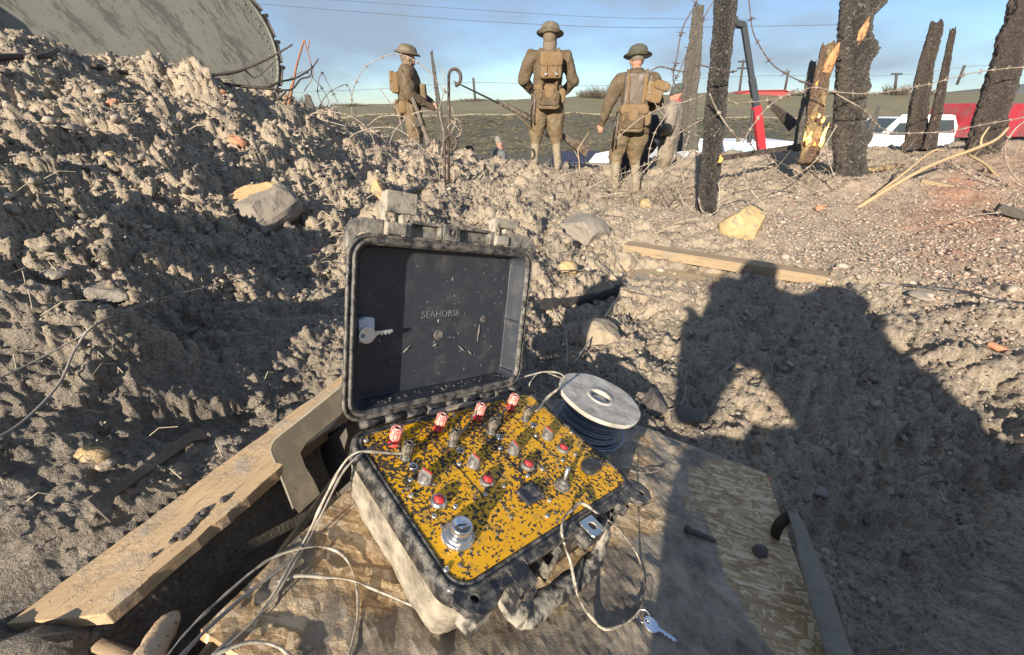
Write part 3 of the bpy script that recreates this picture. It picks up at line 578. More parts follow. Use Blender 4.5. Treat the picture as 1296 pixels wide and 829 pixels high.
    for k in range(240):
        x = rnd.uniform(.005, .335); y = rnd.uniform(-.233, -.004); r = rnd.uniform(.0008, .0026)*(1.8 if rnd.random() < .08 else 1); m.sph((x, y, 0), r, 6, 4, (rnd.uniform(.7, 1.6), rnd.uniform(.7, 1.6), .55))
    o = m.obj('mud_spatter', WCRUMB, R); o['kind'] = 'stuff'
    # front flange with padlock lugs
    def lug(poly, cen, r, z0, z1, name, mat):
        n = 40; out = []
        for k in range(n):
            a = math.tau*k/n; d = Vector((math.cos(a), math.sin(a))); best = 1
            for i in range(len(poly)):
                p, q_ = Vector(poly[i])-Vector(cen), Vector(poly[(i+1) % len(poly)])-Vector(cen); e = q_-p; den = d.x*e.y-d.y*e.x
                if abs(den) > 1e-9:
                    t = (p.x*e.y-p.y*e.x)/den; u = (p.x*d.y-p.y*d.x)/den
                    if t > 0 and -1e-6 <= u <= 1+1e-6: best = min(best, t)
            out.append(Vector((cen[0]+d.x*best, cen[1]+d.y*best)))
        inn = [Vector((cen[0]+r*math.cos(math.tau*k/n), cen[1]+r*math.sin(math.tau*k/n))) for k in range(n)]
        m = MB(); m.loft([[Vector((p.x, p.y, z0)) for p in inn], [Vector((p.x, p.y, z0)) for p in out], [Vector((p.x, p.y, z1)) for p in out], [Vector((p.x, p.y, z1)) for p in inn], [Vector((p.x, p.y, z0)) for p in inn]], False, False)
        return m.obj(name, mat, R, bevel=.0008)
    lug([(-.010,-.238),(-.0115,-.248),(-.006,-.262),(.006,-.272),(.029,-.270),(.033,-.262),(.033,-.242)], (.009,-.2545), .0045, -.010, -.001, 'corner_lug', BLACKP)
    lug([(.312,-.242),(.312,-.262),(.322,-.276),(.342,-.281),(.358,-.270),(.360,-.252),(.350,-.236)], (.340,-.264), .0045, -.010, -.001, 'corner_lug', BLACKP)
    m = MB(); m.prism([(.000,-.248),(.028,-.250),(.030,-.268),(.004,-.270)], -.045, -.0105); m.obj('lug_rib', HANDLEM, R, bevel=.003)
    m = MB(); m.loft([[Vector(v) for v in l] for l in ([(.004,-.246,-.010),(.030,-.246,-.010),(.030,-.268,-.010),(.010,-.268,-.010)], [(.016,-.247,-.062),(.024,-.247,-.062),(.023,-.254,-.062),(.017,-.254,-.062)])]); m.obj('lug_fin', HANDLEM, R, bevel=.002)
    for x0, x1, y0 in ((.060, .086, -.276), (.282, .312, -.262)):
        m = MB(); m.box(x0, x1, y0, -.246, -.014, -.002); m.box(x0, x0+.005, y0-.002, -.246, -.045, -.0145); m.box(x1-.008, x1, y0-.004, -.246, -.034, -.0145); m.obj('latch_post', BLACKP, R, bevel=.0015)
    m = MB(); m.box(.031, .062, -.262, -.247, -.008, -.003); m.box(.086, .190, -.256, -.248, -.010, -.001); m.box(.222, .284, -.256, -.248, -.010, -.001); m.obj('front_flange', BLACKP, R, bevel=.001)
    m = MB()
    for x in (.108, .150, .240, .268): m.box(x-.0015, x+.0015, -.262, -.244, -.075, -.012)
    m.box(.034, .340, -.2475, -.244, -.090, -.020); m.obj('front_ribs', BLACKP, R, bevel=.001)
    # hasp
    m = MB(); m.box(.188, .222, -.276, -.247, -.020, -.002); m.obj('hasp_block', BLACKP, R, bevel=.002)
    lug([(.191,-.250),(.191,-.276),(.219,-.276),(.219,-.250)], (.205,-.263), .0055, -.0010, .0020, 'hasp_plate', STEEL)
    # carrying handle, swung forward
    hp = [L(*p) for p in ((640,716,-.012),(638,742,-.035),(645,765,-.055),(662,782,-.070))]
    m = MB(); m.tube(spline(hp, 6), .0125, 12, sq=.45, up=(0, -1, .3)); o = m.obj('handle_arm', HANDLEM, R, True); displace(o, .0018, 90, 3)
    hp = [L(*p) for p in ((757,650,-.014),(764,668,-.030),(762,690,-.050),(748,716,-.068))]
    m = MB(); m.tube(spline(hp, 6), .0125, 12, sq=.5, up=(0, -1, .3)); o = m.obj('handle_arm', HANDLEM, R, True); displace(o, .0018, 90, 4)
    hp = [L(*p) for p in ((658,778,-.070),(672,776,-.074),(690,760,-.074),(715,742,-.074),(735,728,-.074),(752,708,-.070))]
    m = MB(); m.tube(spline(hp, 8), [.0145]*41, 14, sq=.9); o = m.obj('handle_grip', HANDLEM, R, True); displace(o, .004, 60, 6, 4)
    # rear hinge
    m = MB()
    for k in range(9): m.tube([(.012+k*.036, .0175, .003), (.012+k*.036+.033, .0175, .003)], .0058, 12)
    m.obj('hinge_barrel', BLACKP, R, True)
    m = MB(); m.box(.118, .205, .004, .0115, .0005, .0055); m.obj('dried_mud_strip', CRUMB, R, bevel=.001)
    # lid
    LU = D1*.30134377+NN*.95351556; LB = -np.cross(D2, LU); LO = P0+.022*D1
    ML = frame(LO, D2, LB, LU); lid = bpy.data.objects.new('case_lid', None); COL.objects.link(lid); lid.parent = R; lid.matrix_local = MCASE.inverted() @ ML
    def ll(x0, x1, z0, z1, r, y): return [Vector((p.x, y, p.y)) for p in rrect(x0, x1, z0, z1, r, 7)]
    a = (-.012, .336, .004, .262); sh = lambda d, r, y: ll(a[0]+d+max(0, y-.002)*.52, a[1]-d, a[2]+d, a[3]-d, r, y)
    m = MB(); m.loft([sh(.012, .02, .047), sh(.004, .026, .041), sh(.002, .028, .006), sh(0, .030, .004), sh(0, .030, .0), sh(.0015, .029, -.0015), sh(.004, .027, -.0015), sh(.005, .026, .001), sh(.0075, .024, .001), sh(.0085, .0235, -.003), sh(.0115, .021, -.003), sh(.0125, .020, .0005), sh(.0145, .018, .0005), sh(.0148, .0175, .004)], True, False)
    m.obj('lid_shell', LIDRIM, lid, True)
    m = MB(); m.loft([sh(.0149, .0175, .002), sh(.0175, .015, .024), sh(.0185, .015, .038)], False, True); m.obj('lid_inside', LIDIN, lid, bevel=.001)
    for z in (.030, .126):
        m = MB(); m.box(.3125, .3172, .006, .037, z, z+.003); m.obj('lid_wall_rib', LIDIN, lid, bevel=.0005)
    m = MB(); m.lathe([(.009, 0), (.0085, .001), (.0001, .001)], 20, Matrix.Translation((.165, .0379, .108)) @ Matrix.Rotation(math.pi/2, 4, 'X')); m.obj('moulding_mark', LIDRIM, lid); m = MB(); m.lathe([(.007, 0), (.0065, .001), (.0001, .001)], 20, Matrix.Translation((.262, .0379, .130)) @ Matrix.Rotation(math.pi/2, 4, 'X')); m.obj('moulding_mark', LIDRIM, lid)
    cu = bpy.data.curves.new('t', 'FONT'); cu.body = 'SEAHORSE'; cu.size = .0148; cu.extrude = .0007; cu.space_character = 1.12
    to = bpy.data.objects.new('t', cu); COL.objects.link(to); bpy.context.view_layer.update(); me = bpy.data.meshes.new_from_object(to.evaluated_get(bpy.context.evaluated_depsgraph_get())); bpy.data.objects.remove(to)
    t = link('embossed_lettering', me, grime('raised_lettering', (.13, .135, .145), (.30, .29, .27), .4, 60, .4, 0, .0004), lid); t.matrix_local = Matrix.Translation((.130, .0376, .139)) @ Matrix.Rotation(math.pi/2, 4, 'X')
    m = MB()
    for k in range(110):
        x = rnd.uniform(.01, .31); z = rnd.uniform(.03, .24)**1.0; r = rnd.uniform(.0004, .0010)*(1.9 if rnd.random() < .05 else 1); m.sph((x, .038, z), r, 6, 4, (1, .4, rnd.uniform(.7, 2.2)))
    for k in range(70): x = rnd.uniform(.01, .31); m.sph((x, rnd.uniform(.008, .036), .0215), rnd.uniform(.0006, .0015), 6, 4, (1.6, 1.2, .5))
    for (x, z, dx, dz) in ((.10,.085,.012,.010),(.155,.090,.008,.004),(.21,.085,.016,-.012),(.252,.09,.002,.030),(.075,.075,.010,-.004),(.232,.075,.010,-.010)): m.tube([(x, .0377, z), (x+dx*.5, .0371, z+dz*.6), (x+dx, .0377, z+dz)], [.0010, .0026, .0008], 6, sq=.4)
    o = m.obj('mud_specks', grime('pale_dry_mud', (.26, .245, .22), (.14, .13, .12), .4, 60, .9), lid); o['kind'] = 'stuff'
    # top flange of the lid: corner plates, recesses, centre tab
    m = MB()
    zt = .2625
    m.loft([[Vector((p[0], y, p[1])) for p in ((-.012, .240), (-.012, .262), (-.004, .276), (.008, .281), (.036, .281), (.036, .2625), (.004, .2625))] for y in (-.001, .012)])
    m.box(.036, .042, -.001, .012, zt, .270); m.box(.036, .066, -.001, .012, zt, .2665); m.box(.066, .078, -.001, .014, zt, .2815)
    m.box(.078, .226, .010, .014, zt, .283); m.box(.078, .226, -.001, .0098, .2805, .285); m.box(.132, .158, -.0025, .0095, zt, .286); m.box(.1585, .163, -.001, .0095, zt, .2802); m.box(.127, .1315, -.001, .0095, zt, .2802)
    m.box(.226, .234, -.001, .014, zt, .284); m.box(.256, .262, -.001, .012, zt, .284); m.box(.2342, .2558, -.001, .012, zt, .2665)
    m.loft([[Vector((p[0], y, p[1])) for p in ((.262, .2625), (.262, .284), (.318, .284), (.330, .278), (.336, .266), (.336, .240), (.324, .2625))] for y in (-.001, .012)])
    m.obj('lid_flange', grime('muddy_lid_flange', (.035, .035, .035), (.36, .325, .27), .50, 34, .35, 0, .002, .85, .10), lid, bevel=.0008)
    m = MB(); M = Matrix.Translation((.145, -.0028, .2745)) @ Matrix.Rotation(math.pi/2, 4, 'X'); m.lathe([(.0055, -.0005), (.0055, .001), (.0036, .001), (.0036, -.0003), (.0001, -.0003)], 18, M); m.obj('tab_hole_ring', BLACKP, lid, True)
    for x0, x1, s in ((.038, .064, 1), (.236, .260, .96)):
        q = bpy.data.objects.new('latch', None); COL.objects.link(q); q.parent = lid
        m = MB()
        # arms rising back then the pull tab leaning forward
        for xa, xb in ((x0-.001, x0+.005), (x1-.001, x1+.005)):
            m.loft([[Vector((x, y, z)) for y, z in ((-.004, .262), (.010, .262), (.018, .300), (.008, .318*s), (-.002, .318*s), (.002, .298))] for x in (xa, xb)])
        m.box(x0, x1+.004, -.006, -.0005, .264, .279); m.obj('latch_arm', LATCHM, q, bevel=.0015)
        m = MB(); m.loft([[Vector((x, y, z)) for y, z in ((-.0045, .292), (.001, .291), (.002, .319*s), (-.004, .320*s))] for x in (x0-.0015, x1+.020)]); o = m.obj('latch_tab', LATCHM, q, bevel=.002)
    return R, ML
def thing_part(name, parent, c):
    o = bpy.data.objects.new(name, None); COL.objects.link(o); o.parent = parent; o.location = tuple(float(v) for v in c); o.empty_display_size = .01; return o
CASE, MLID = case()

# key hanging in the lid on its paper tag
def key_mesh(L=.055):
    m = MB(); n = 26; ro = L*.235; hx = -ro*.55
    out = [(ro*math.cos(math.tau*k/n), ro*math.sin(math.tau*k/n)) for k in range(n)]; inn = [(hx+ro*.26*math.cos(math.tau*k/n), ro*.26*math.sin(math.tau*k/n)) for k in range(n)]
    t = .0011
    m.loft([[Vector((*p, z)) for p in l] for l, z in ((inn, -t), (out, -t), (out, t), (inn, t), (inn, -t))], False, False)
    w = L*.072; x0 = ro*.93; x1 = x0+L*.53; pts = [(x0, w), (x1, w*.8), (x1+L*.03, 0), (x1, -w*.5)]
    k = 7
    for i in range(k): xx = x1-(x1-x0)*(i+.3)/k*.75; pts += [(xx, -w*(1.0 if i % 2 else .35)), (xx-(x1-x0)*.05, -w*(1.0 if i % 2 else .35))]
    pts += [(x0, -w)]
    m.prism(pts, -t*.9, t*.9); return m
tg = thing('lid_key', 'small silver key with a torn white paper tag stuck inside the open lid', 'key', MLID @ Matrix.Translation((.030, .021, .122)) @ Matrix.Rotation(math.pi/2, 4, 'X') @ Matrix.Rotation(.08, 4, 'Z'))
key_mesh(.052).obj('key_blade', KEYM, tg, bevel=.0003)
m = MB(); m.loft([[Vector((x, y, z+.0006*(i % 2))) for i, (x, y) in enumerate(((-.011, -.010), (.006, -.012), (.016, -.006), (.013, .006), (.014, .022), (.002, .025), (-.009, .022), (-.010, .006)))] for z in (-.0125, -.0030)]); m.obj('paper_tag', plain('paper_tag', (.62, .66, .74), .7), tg, bevel=.0005)

# ------------------------------------------------------------------ boards and planks
def osb_board():
    me = bpy.data.meshes.new('osb_board'); b = bmesh.new(); st = .0075
    xs = [p[0] for p in BOARD]; ys = [p[1] for p in BOARD]; nx = int((max(xs)-min(xs))/st)+2; ny = int((max(ys)-min(ys))/st)+2
    V = [[b.verts.new((min(xs)+i*st, min(ys)+j*st, 0)) for j in range(ny)] for i in range(nx)]
    for i in range(nx-1):
        for j in range(ny-1): b.faces.new((V[i][j], V[i+1][j], V[i+1][j+1], V[i][j+1]))
    n = len(BOARD); cx = sum(xs)/n; cy = sum(ys)/n
    for i in range(n):
        p, q = BOARD[i], BOARD[(i+1) % n]; nm = Vector((q[1]-p[1], p[0]-q[0], 0))
        if nm.dot(Vector((cx-p[0], cy-p[1], 0))) > 0: nm = -nm
        bmesh.ops.bisect_plane(b, geom=b.verts[:]+b.edges[:]+b.faces[:], plane_co=(p[0], p[1], 0), plane_no=nm, clear_outer=True)
    r = bmesh.ops.extrude_face_region(b, geom=b.faces[:]); bot = [v for v in r['geom'] if isinstance(v, bmesh.types.BMVert)]
    for v in bot: v.co.z = -.018
    bmesh.ops.recalc_face_normals(b, faces=b.faces); b.to_mesh(me); b.free()
    N = len(me.vertices); a = np.empty(N*3); me.vertices.foreach_get('co', a); a = a.reshape(-1, 3)
    w = P0[None]+a[:, :1]*D2+a[:, 1:2]*D1+NN*BH; px, py = proj(w[:, 0], w[:, 1], w[:, 2])  # mud amounts; the right-centre patch also paints in the photographer's shadow
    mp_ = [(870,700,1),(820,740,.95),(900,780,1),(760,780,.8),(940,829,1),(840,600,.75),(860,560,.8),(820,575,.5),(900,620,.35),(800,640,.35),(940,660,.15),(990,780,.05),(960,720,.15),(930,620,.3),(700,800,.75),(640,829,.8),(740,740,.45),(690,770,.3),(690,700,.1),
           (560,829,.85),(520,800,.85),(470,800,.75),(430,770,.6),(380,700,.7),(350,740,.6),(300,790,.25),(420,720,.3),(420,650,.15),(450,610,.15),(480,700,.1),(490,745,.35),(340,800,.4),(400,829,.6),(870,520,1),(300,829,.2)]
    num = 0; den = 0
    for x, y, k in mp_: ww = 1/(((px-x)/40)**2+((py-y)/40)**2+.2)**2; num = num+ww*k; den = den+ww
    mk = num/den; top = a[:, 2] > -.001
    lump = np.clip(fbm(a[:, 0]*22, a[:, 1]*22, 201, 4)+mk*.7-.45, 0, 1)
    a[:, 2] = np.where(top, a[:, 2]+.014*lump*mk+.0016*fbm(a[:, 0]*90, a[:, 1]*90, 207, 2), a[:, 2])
    me.vertices.foreach_set('co', a.ravel()); at_ = me.attributes.new('mud_shade_mask', 'FLOAT', 'POINT'); at_.data.foreach_set('value', mk.astype(np.float32)); me.update()
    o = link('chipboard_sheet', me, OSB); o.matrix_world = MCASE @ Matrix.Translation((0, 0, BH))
    tag(o, 'large mud-smeared chipboard sheet lying under the open case', 'board'); return o
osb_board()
def plankM(A, B, Dv, L, th):             # A right corner, B left corner, Dv direction
    X = (vec(A)-vec(B)); w = X.length; X.normalize(); Y = vec(Dv).normalized(); Y = (Y-X*X.dot(Y)).normalized(); Z = X.cross(Y)
    return frame(B, X, Y, Z), w
PDu = PDv/np.linalg.norm(PDv); PX = np.cross(PDu, [0, 0, 1]); PX /= np.linalg.norm(PX); w = float((PA-PB).dot(PX)); oB = float((PA-PB).dot(PDu)); Mp = frame(vec(PB), vec(PX), vec(PDu), vec(np.cross(PX, PDu)))
m = MB(); n = 70; lo = []
for i in range(n+1):
    t = i/n; y = t*.70; e = .004*(vn(np.array([t*13.]), np.array([.3]), 3)[0]-.5)+.003*(vn(np.array([t*41.]), np.array([.7]), 4)[0]-.5)
    lo.append([Vector((0+e, y, 0)), Vector((w*.3, y+oB*.3, .0008*math.sin(t*50))), Vector((w*.7, y+oB*.7, -.0006)), Vector((w+e*1.6, y+oB, 0)), Vector((w+e, y+oB, -.020)), Vector((0, y, -.020))])
m.loft(lo); o = m.obj('pale_plank', PLANKM, None, bevel=.001); o.matrix_world = Mp; tag(o, 'freshly sawn pale plank spanning beside the dark gap left of the case', 'plank')
# dirt lumps stuck on the plank
for i, (t, u, s, lb) in enumerate(((.23,.72,1.0,'crust of dark mud on the near half of the pale plank'),(.60,.55,.8,'clump of dark earth at the far end of the pale plank'))):
    m = MB()
    for k in range(26):
        a = rnd.gauss(0, 1); b_ = rnd.gauss(0, 1)*.35; c = Mp @ Vector((w*u+b_*.012*s, (t+a*.028*s)*.62/.62*.7, .002)); m.sph(c, rnd.uniform(.0025, .0055)*s, 7, 5, (1, 1.3, .6))
    o = m.obj('mud_clump', DST, None); displace(o, .003, 120, 5); tag(o, lb, 'mud')
# far beam across the puddle
def beam(name, lab, p0, p1, wd, ht, mat, cat='beam', mesh_only=False):
    X = (vec(p1)-vec(p0)); L = X.length; X.normalize(); Z = Vector((0, 0, 1)); Y = Z.cross(X).normalized(); Z = X.cross(Y)
    m = MB(); n = 30; lo = []
    for i in range(n+1):
        x = L*i/n; e = .006*(rnd.random()-.5)*wd*8; lo.append([Vector((x, -wd/2+e*.3, -ht/2)), Vector((x, -wd/2+e*.3, ht/2)), Vector((x, wd/2, ht/2+e*.2)), Vector((x, wd/2, -ht/2))])
    m.loft(lo); o = m.obj(name, mat, None, bevel=.002); o.matrix_world = frame(vec(p0), X, Y, Z); return tag(o, lab, cat)
A_ = BEAM0; B_ = BEAM1
beam('timber_beam', 'long muddy timber beam lying beyond the puddle, half in shadow', A_+np.array([0, 0, .0]), B_, .10, .055, BEAMM)
beam('half_buried_board', 'dark half-buried board at the right edge below the leaning trunk', at(1262, 262, 3.05), at(1340, 285, 2.85), .10, .05, GREYW, 'board')
beam('broken_board', 'flat grey board stub poking from soil beside the pale branch', at(1168, 228, 4.1), at(1215, 238, 3.9), .16, .04, BEAMM, 'board')
beam('orange_board', 'thin orange-brown board lying right of the charred stump', at(1098, 214, 4.9), at(1140, 208, 5.1), .12, .03, BURN, 'board')
beam('fallen_pole', 'thin dark pole lying between the two charred trunks', at(905, 201, 5.2), at(1040, 180, 5.4), .05, .05, BARB and CHARB, 'pole')
# pallet-like pieces in the lower left corner
m = MB(); m.tube([at(100, 792, .27)+np.array([0,0,-.03]), at(150, 812, .262)+np.array([0,0,-.03]), at(205, 838, .25)+np.array([0,0,-.03])], .008, 8, sq=.6); o = m.obj('lower_batten', BEAMM, None, True); displace(o, .002, 60); tag(o, 'narrow muddy batten crossing under the near end of the pale plank', 'batten')
m = MB(); pts = [at(222, 775, .300), at(205, 800, .275), at(186, 835, .24), at(165, 870, .215)]; m.tube(spline(pts, 6), [.006, .0095, .0115, .0125, .0135, .014, .0145, .0148, .015, .015, .0152, .0155, .0155, .0155, .0156, .0157, .0158, .016, .016], 14, sq=.75); o = m.obj('broken_stake', wood('splintered_stake', (.50, .34, .20), (.70, .52, .33), (40, 40, 6), .3, 20, (.16, .10, .07)), None, True); displace(o, .0025, 70, 4); tag(o, 'rounded splintered stake end standing at the bottom left by the gap', 'stake')
# edge batten along the board side of the gap
m = MB(); a = cw(-.215, -.14, -.125); b_ = cw(.04, .075, -.135); m.tube([a, (a+b_)/2+np.array([0, 0, -.002]), b_], .008, 6, sq=.8); o = m.obj('edge_rail', BRACK, None); tag(o, 'thin dark rail along the gap edge of the chipboard', 'rail')

# ------------------------------------------------------------------ steel brackets in the gap
def ribbon_plate(pts, th, nrm):          # polygon plate from world points, thickness along nrm
    P_ = [vec(p) for p in pts]; nn = vec(nrm).normalized()*th; m = MB(); n = len(P_); m.add(P_+[p+nn for p in P_], [tuple(reversed(range(n))), tuple(range(n, 2*n))]+[(i, (i+1) % n, n+(i+1) % n, n+i) for i in range(n)]); return m
def plane_pts(pxs, o, nrm):
    o = np.array(o, float); nrm = np.array(nrm, float); out = []
    for px, py in pxs: r = ray(px, py); t = nrm.dot(o)/nrm.dot(r); out.append(r*t)
    return out
def bracket():
    o0 = at(350, 575, .50); nrm = np.array([-.30, -.86, .42]); nrm /= np.linalg.norm(nrm)
    out = plane_pts([(345,560),(352,551),(434,486),(436,492),(437,505),(437,515),(432,524),(400,550),(388,560),(380,573),(386,590),(396,606),(405,625),(378,650),(372,642),(352,590),(343,573)], o0, nrm)
    R = thing('steel_bracket', 'olive mud-coated steel bracket with round corner standing behind the gap', 'bracket')
    m = ribbon_plate(out, .004, nrm*-1); m.obj('bracket_plate', BRACK, R, bevel=.0012)
    e = plane_pts([(372,643),(352,592),(344,574),(343,566),(347,557),(354,550),(395,518),(434,486)], o0, nrm); m = MB(); m.tube(spline(e, 5), .0024, 8); m.obj('rolled_edge', ARMM, R, True)
    o1 = at(420, 560, .56); out = plane_pts([(408,560),(414,551),(434,538),(437,540),(439,546),(440,552),(438,558),(436,566),(436,590),(446,615),(430,628),(424,612),(413,585)], o1, nrm)
    R2 = thing('inner_bracket', 'darker second steel bracket tucked between the first bracket and the case', 'bracket')
    m = ribbon_plate(out, .004, nrm*-1); m.obj('bracket_plate', BRACKR, R2, bevel=.0012)
    e = plane_pts([(430,628),(423,610),(412,584),(408,566),(412,553),(435,537)], o1, nrm); m = MB(); m.tube(spline(e, 5), .003, 8); m.obj('rolled_edge', BRACK, R2, True)
bracket()
# flat brown angle iron on the left bank
def flat_on_ground(name, pxs, lab, cat, mat, th=.004, up=.012, w=None):
    q = [hit(*p) for p in pxs]; c = sum(q)/len(q); A = np.array(q)-c; u, s, vt = np.linalg.svd(A); nrm = vt[2]
    if nrm[2] < 0: nrm = -nrm
    c = c+nrm*up; out = []
    for p in pxs: r = ray(*p); out.append(r*(nrm.dot(c)/nrm.dot(r)))
    m = ribbon_plate(out, -th, nrm); o = m.obj(name, mat, None, bevel=.0008); return tag(o, lab, cat)
flat_on_ground('angle_iron', [(110,632),(122,622),(140,616),(235,548),(250,541),(262,545),(262,554),(248,556),(146,627),(143,640),(140,660)], 'flat rusty brown strap bent at both ends lying on the dark left bank', 'bracket', BRACKR, .004, .022)
# curved bar on the right
def bar():
    R = thing('bent_steel_bar', 'mud-coated curved steel bracket standing at the board edge, lower right', 'bracket')
    hs = [(1003,648,-.70),(1012,668,-.70),(1025,710,-.70),(1042,765,-.70),(1060,820,-.70),(1075,870,-.70)]
    pts = [ray(x, y)*(z/ray(x, y)[2]) for x, y, z in hs]; m = MB(); m.tube(spline(pts, 14), [.012+.0115*min(1, i/40) for i in range(71)], 24, sq=.26, up=(.35, 0, 1)); o = m.obj('bar_flat', ARMM, R, True); displace(o, .005, 34, 3, 4)
    hs = [(1004,650,-.702),(994,656,-.712),(984,668,-.73),(980,684,-.77)]; pts = [ray(x, y)*(z/ray(x, y)[2]) for x, y, z in hs]; m = MB(); m.tube(spline(pts, 6), .0105, 12, sq=.6); o = m.obj('bar_hook', BRACK, R, True); displace(o, .002, 50, 5)
bar()

# ------------------------------------------------------------------ spool of firing wire
def spool():
    c = loc(759, 503, -.008); h0 = BH+.003; R = thing('wire_spool', 'muddy grey plastic spool wound with dark wire standing behind the case', 'wire spool', MCASE @ Matrix.Translation((float(c[0]), float(c[1]), h0)))
    H = -.006-h0; r = .091
    def flange(z, rr): return [(.024, z), (rr*.985, z-.003), (rr, z), (rr, z+.004), (rr*.985, z+.006), (.030, z+.006), (.029, z+.0085), (.0235, z+.0085), (.0235, z)]
    m = MB(); n = 40; vs = []; prof = flange(H-.0055, r)
    for q, (a, z) in enumerate(prof):
        for k in range(n):
            t = math.tau*k/n; oc = 1+(.009*math.cos(7*t+.5)+.006*math.cos(3*t) if a > .05 else 0); vs.append(Vector((a*oc*math.cos(t), a*oc*math.sin(t), z)))
    m.add(vs, [(i*n+k, i*n+(k+1) % n, (i+1)*n+(k+1) % n, (i+1)*n+k) for i in range(len(prof)-1) for k in range(n)]); o = m.obj('top_flange', SPOOLM, R, True); o.modifiers.new('e', 'EDGE_SPLIT').split_angle = math.radians(40)
    m = MB(); m.lathe(flange(0, .073), 40); m.obj('bottom_flange', SPOOLM, R, True)
    m = MB(); m.lathe([(.0235, 0), (.0235, H), (.0255, H), (.0255, 0)], 32); m.obj('core_tube', plain('cream_core', (.55, .51, .42), .5), R, True)
    m = MB(); pts = []; N = 17
    for i in range(N*40+1):
        t = math.tau*i/40; k = i/(N*40); rr = .0675-.004*k+.002*math.sin(t*1.1+2)*(1-k)**2*2+.010*max(0, math.cos(t-5.9))*(1-k)**2; pts.append((rr*math.cos(t), rr*math.sin(t), .008+(H-.018)*k+.003*math.sin(t*.7)*(1-k)))
    m.tube(pts, .0024, 8); m.lathe([(.060, .006), (.060, H-.006)], 30); m.obj('wound_wire', WIREB, R, True)
    m = MB()
    for j in range(5):
        pts = []
        for i in range(33): t = math.tau*i/32; pts.append(((.071+.003*j*.6+.008*max(0, math.cos(t+.5)))*math.cos(t), (.071+.002*j+.004*math.sin(2*t+j))*math.sin(t), .010+.0055*j+.006*math.sin(t+j*.4)))
        m.tube(pts, .0017, 6, caps=False)
    m.obj('loose_winding', plain('silver_wire', (.30, .34, .42), .22, .4), R, True)
spool()

# ------------------------------------------------------------------ cables, cord and key on the board
def cable(name, pts, r, mat, lab, cat='cable', n=7, k=8, wob=.0018):
    s = spline(pts, k); m = MB(); m.tube(s, r, n); o = m.obj(name, mat, None, True)
    if wob: displace(o, wob, 40, 3)
    return tag(o, lab, cat)
def cl(l): return [cw(*loc(x, y, h)) for x, y, h in l]
B_ = BH+.006
cable('cream_cable', cl([(512,573,.006),(495,573,.010),(470,571,.014),(452,572,.014),(435,586,-.01),(415,622,-.05),(397,660,-.09),(382,690,B_),(362,724,B_+.003),(342,758,B_),(318,788,B_),(290,815,B_),(262,845,B_)]), .0018, WIREW, 'cream cable from the first black terminal running over the rim and down the board')
cable('grey_cable', cl([(497,562,.008),(480,563,.010),(462,570,.014),(446,583,.008),(430,604,-.03),(408,648,-.08),(390,684,B_+.004),(368,722,B_+.007),(350,752,B_+.003),(330,776,B_),(300,800,B_),(268,830,B_)]), .0016, WIREG, 'grey cable from the first red terminal twisted with the cream one')
cable('looped_cable', cl([(205,838,B_+.01),(240,795,B_+.006),(290,748,B_),(340,708,B_),(380,694,B_+.004),(410,692,B_),(434,702,B_),(448,728,B_),(453,760,B_),(450,795,B_),(438,840,B_)]), .0014, WIREW, 'thin cable arching from the lower left corner over the board')
cable('black_cable', cl([(222,838,B_+.012),(262,796,B_+.006),(312,752,B_),(352,722,B_),(378,704,B_)]), .0020, WIREG, 'darker thin cable alongside the arching one at the lower left')
cable('short_cable', cl([(352,736,B_),(378,728,B_+.003),(410,730,B_),(445,734,B_),(480,748,B_),(515,763,B_),(545,775,B_-.0)]), .0018, WIREW, 'muddy cream cable running across the board under the front corner of the case')
cable('curled_cable', cl([(255,842,B_),(285,822,B_+.002),(320,812,B_),(352,818,B_),(378,840,B_)]), .0018, WIREW, 'curl of cream cable at the bottom edge of the board')
cable('tail_of_wire', cl([(792,594,B_),(812,598,B_),(830,596,B_+.002),(842,590,B_)]), .0012, WIREG, 'short wire tail lying right of the spool on the board', 'wire')
T4 = [(650,517,.010),(640,520,.012),(632,524,.010),(624,533,.014)]
cable('jumper_wire', cl([(621,535,.016),(632,527,.012),(642,516,.016),(650,508,.012)]), .0011, WIREG, 'short wire joining the last two rear terminals on the panel', 'wire')
cable('jumper_wire', cl([(571,545,.018),(585,545,.006),(594,534,.006),(603,520,.018)]), .0011, WIREG, 'short muddy wire between the second and third terminals on the panel', 'wire')
cable('lead_wire', cl([(664,515,.018),(680,519,.016),(692,503,.016),(706,492,.03),(716,480,.03),(708,472,.03),(690,470,.02),(672,474,.01),(655,480,.0),(640,492,-.02)]), .0019, WIREW, 'cream lead looping from the rear right terminal towards the spool')
cable('lead_wire', cl([(664,518,.012),(684,512,.012),(700,496,.020),(714,482,.026),(700,474,.02),(684,470,.01),(670,486,.0),(678,498,-.02),(660,506,-.03)]), .0016, WIREW, 'second cream lead tangled with the loop behind the lid corner')
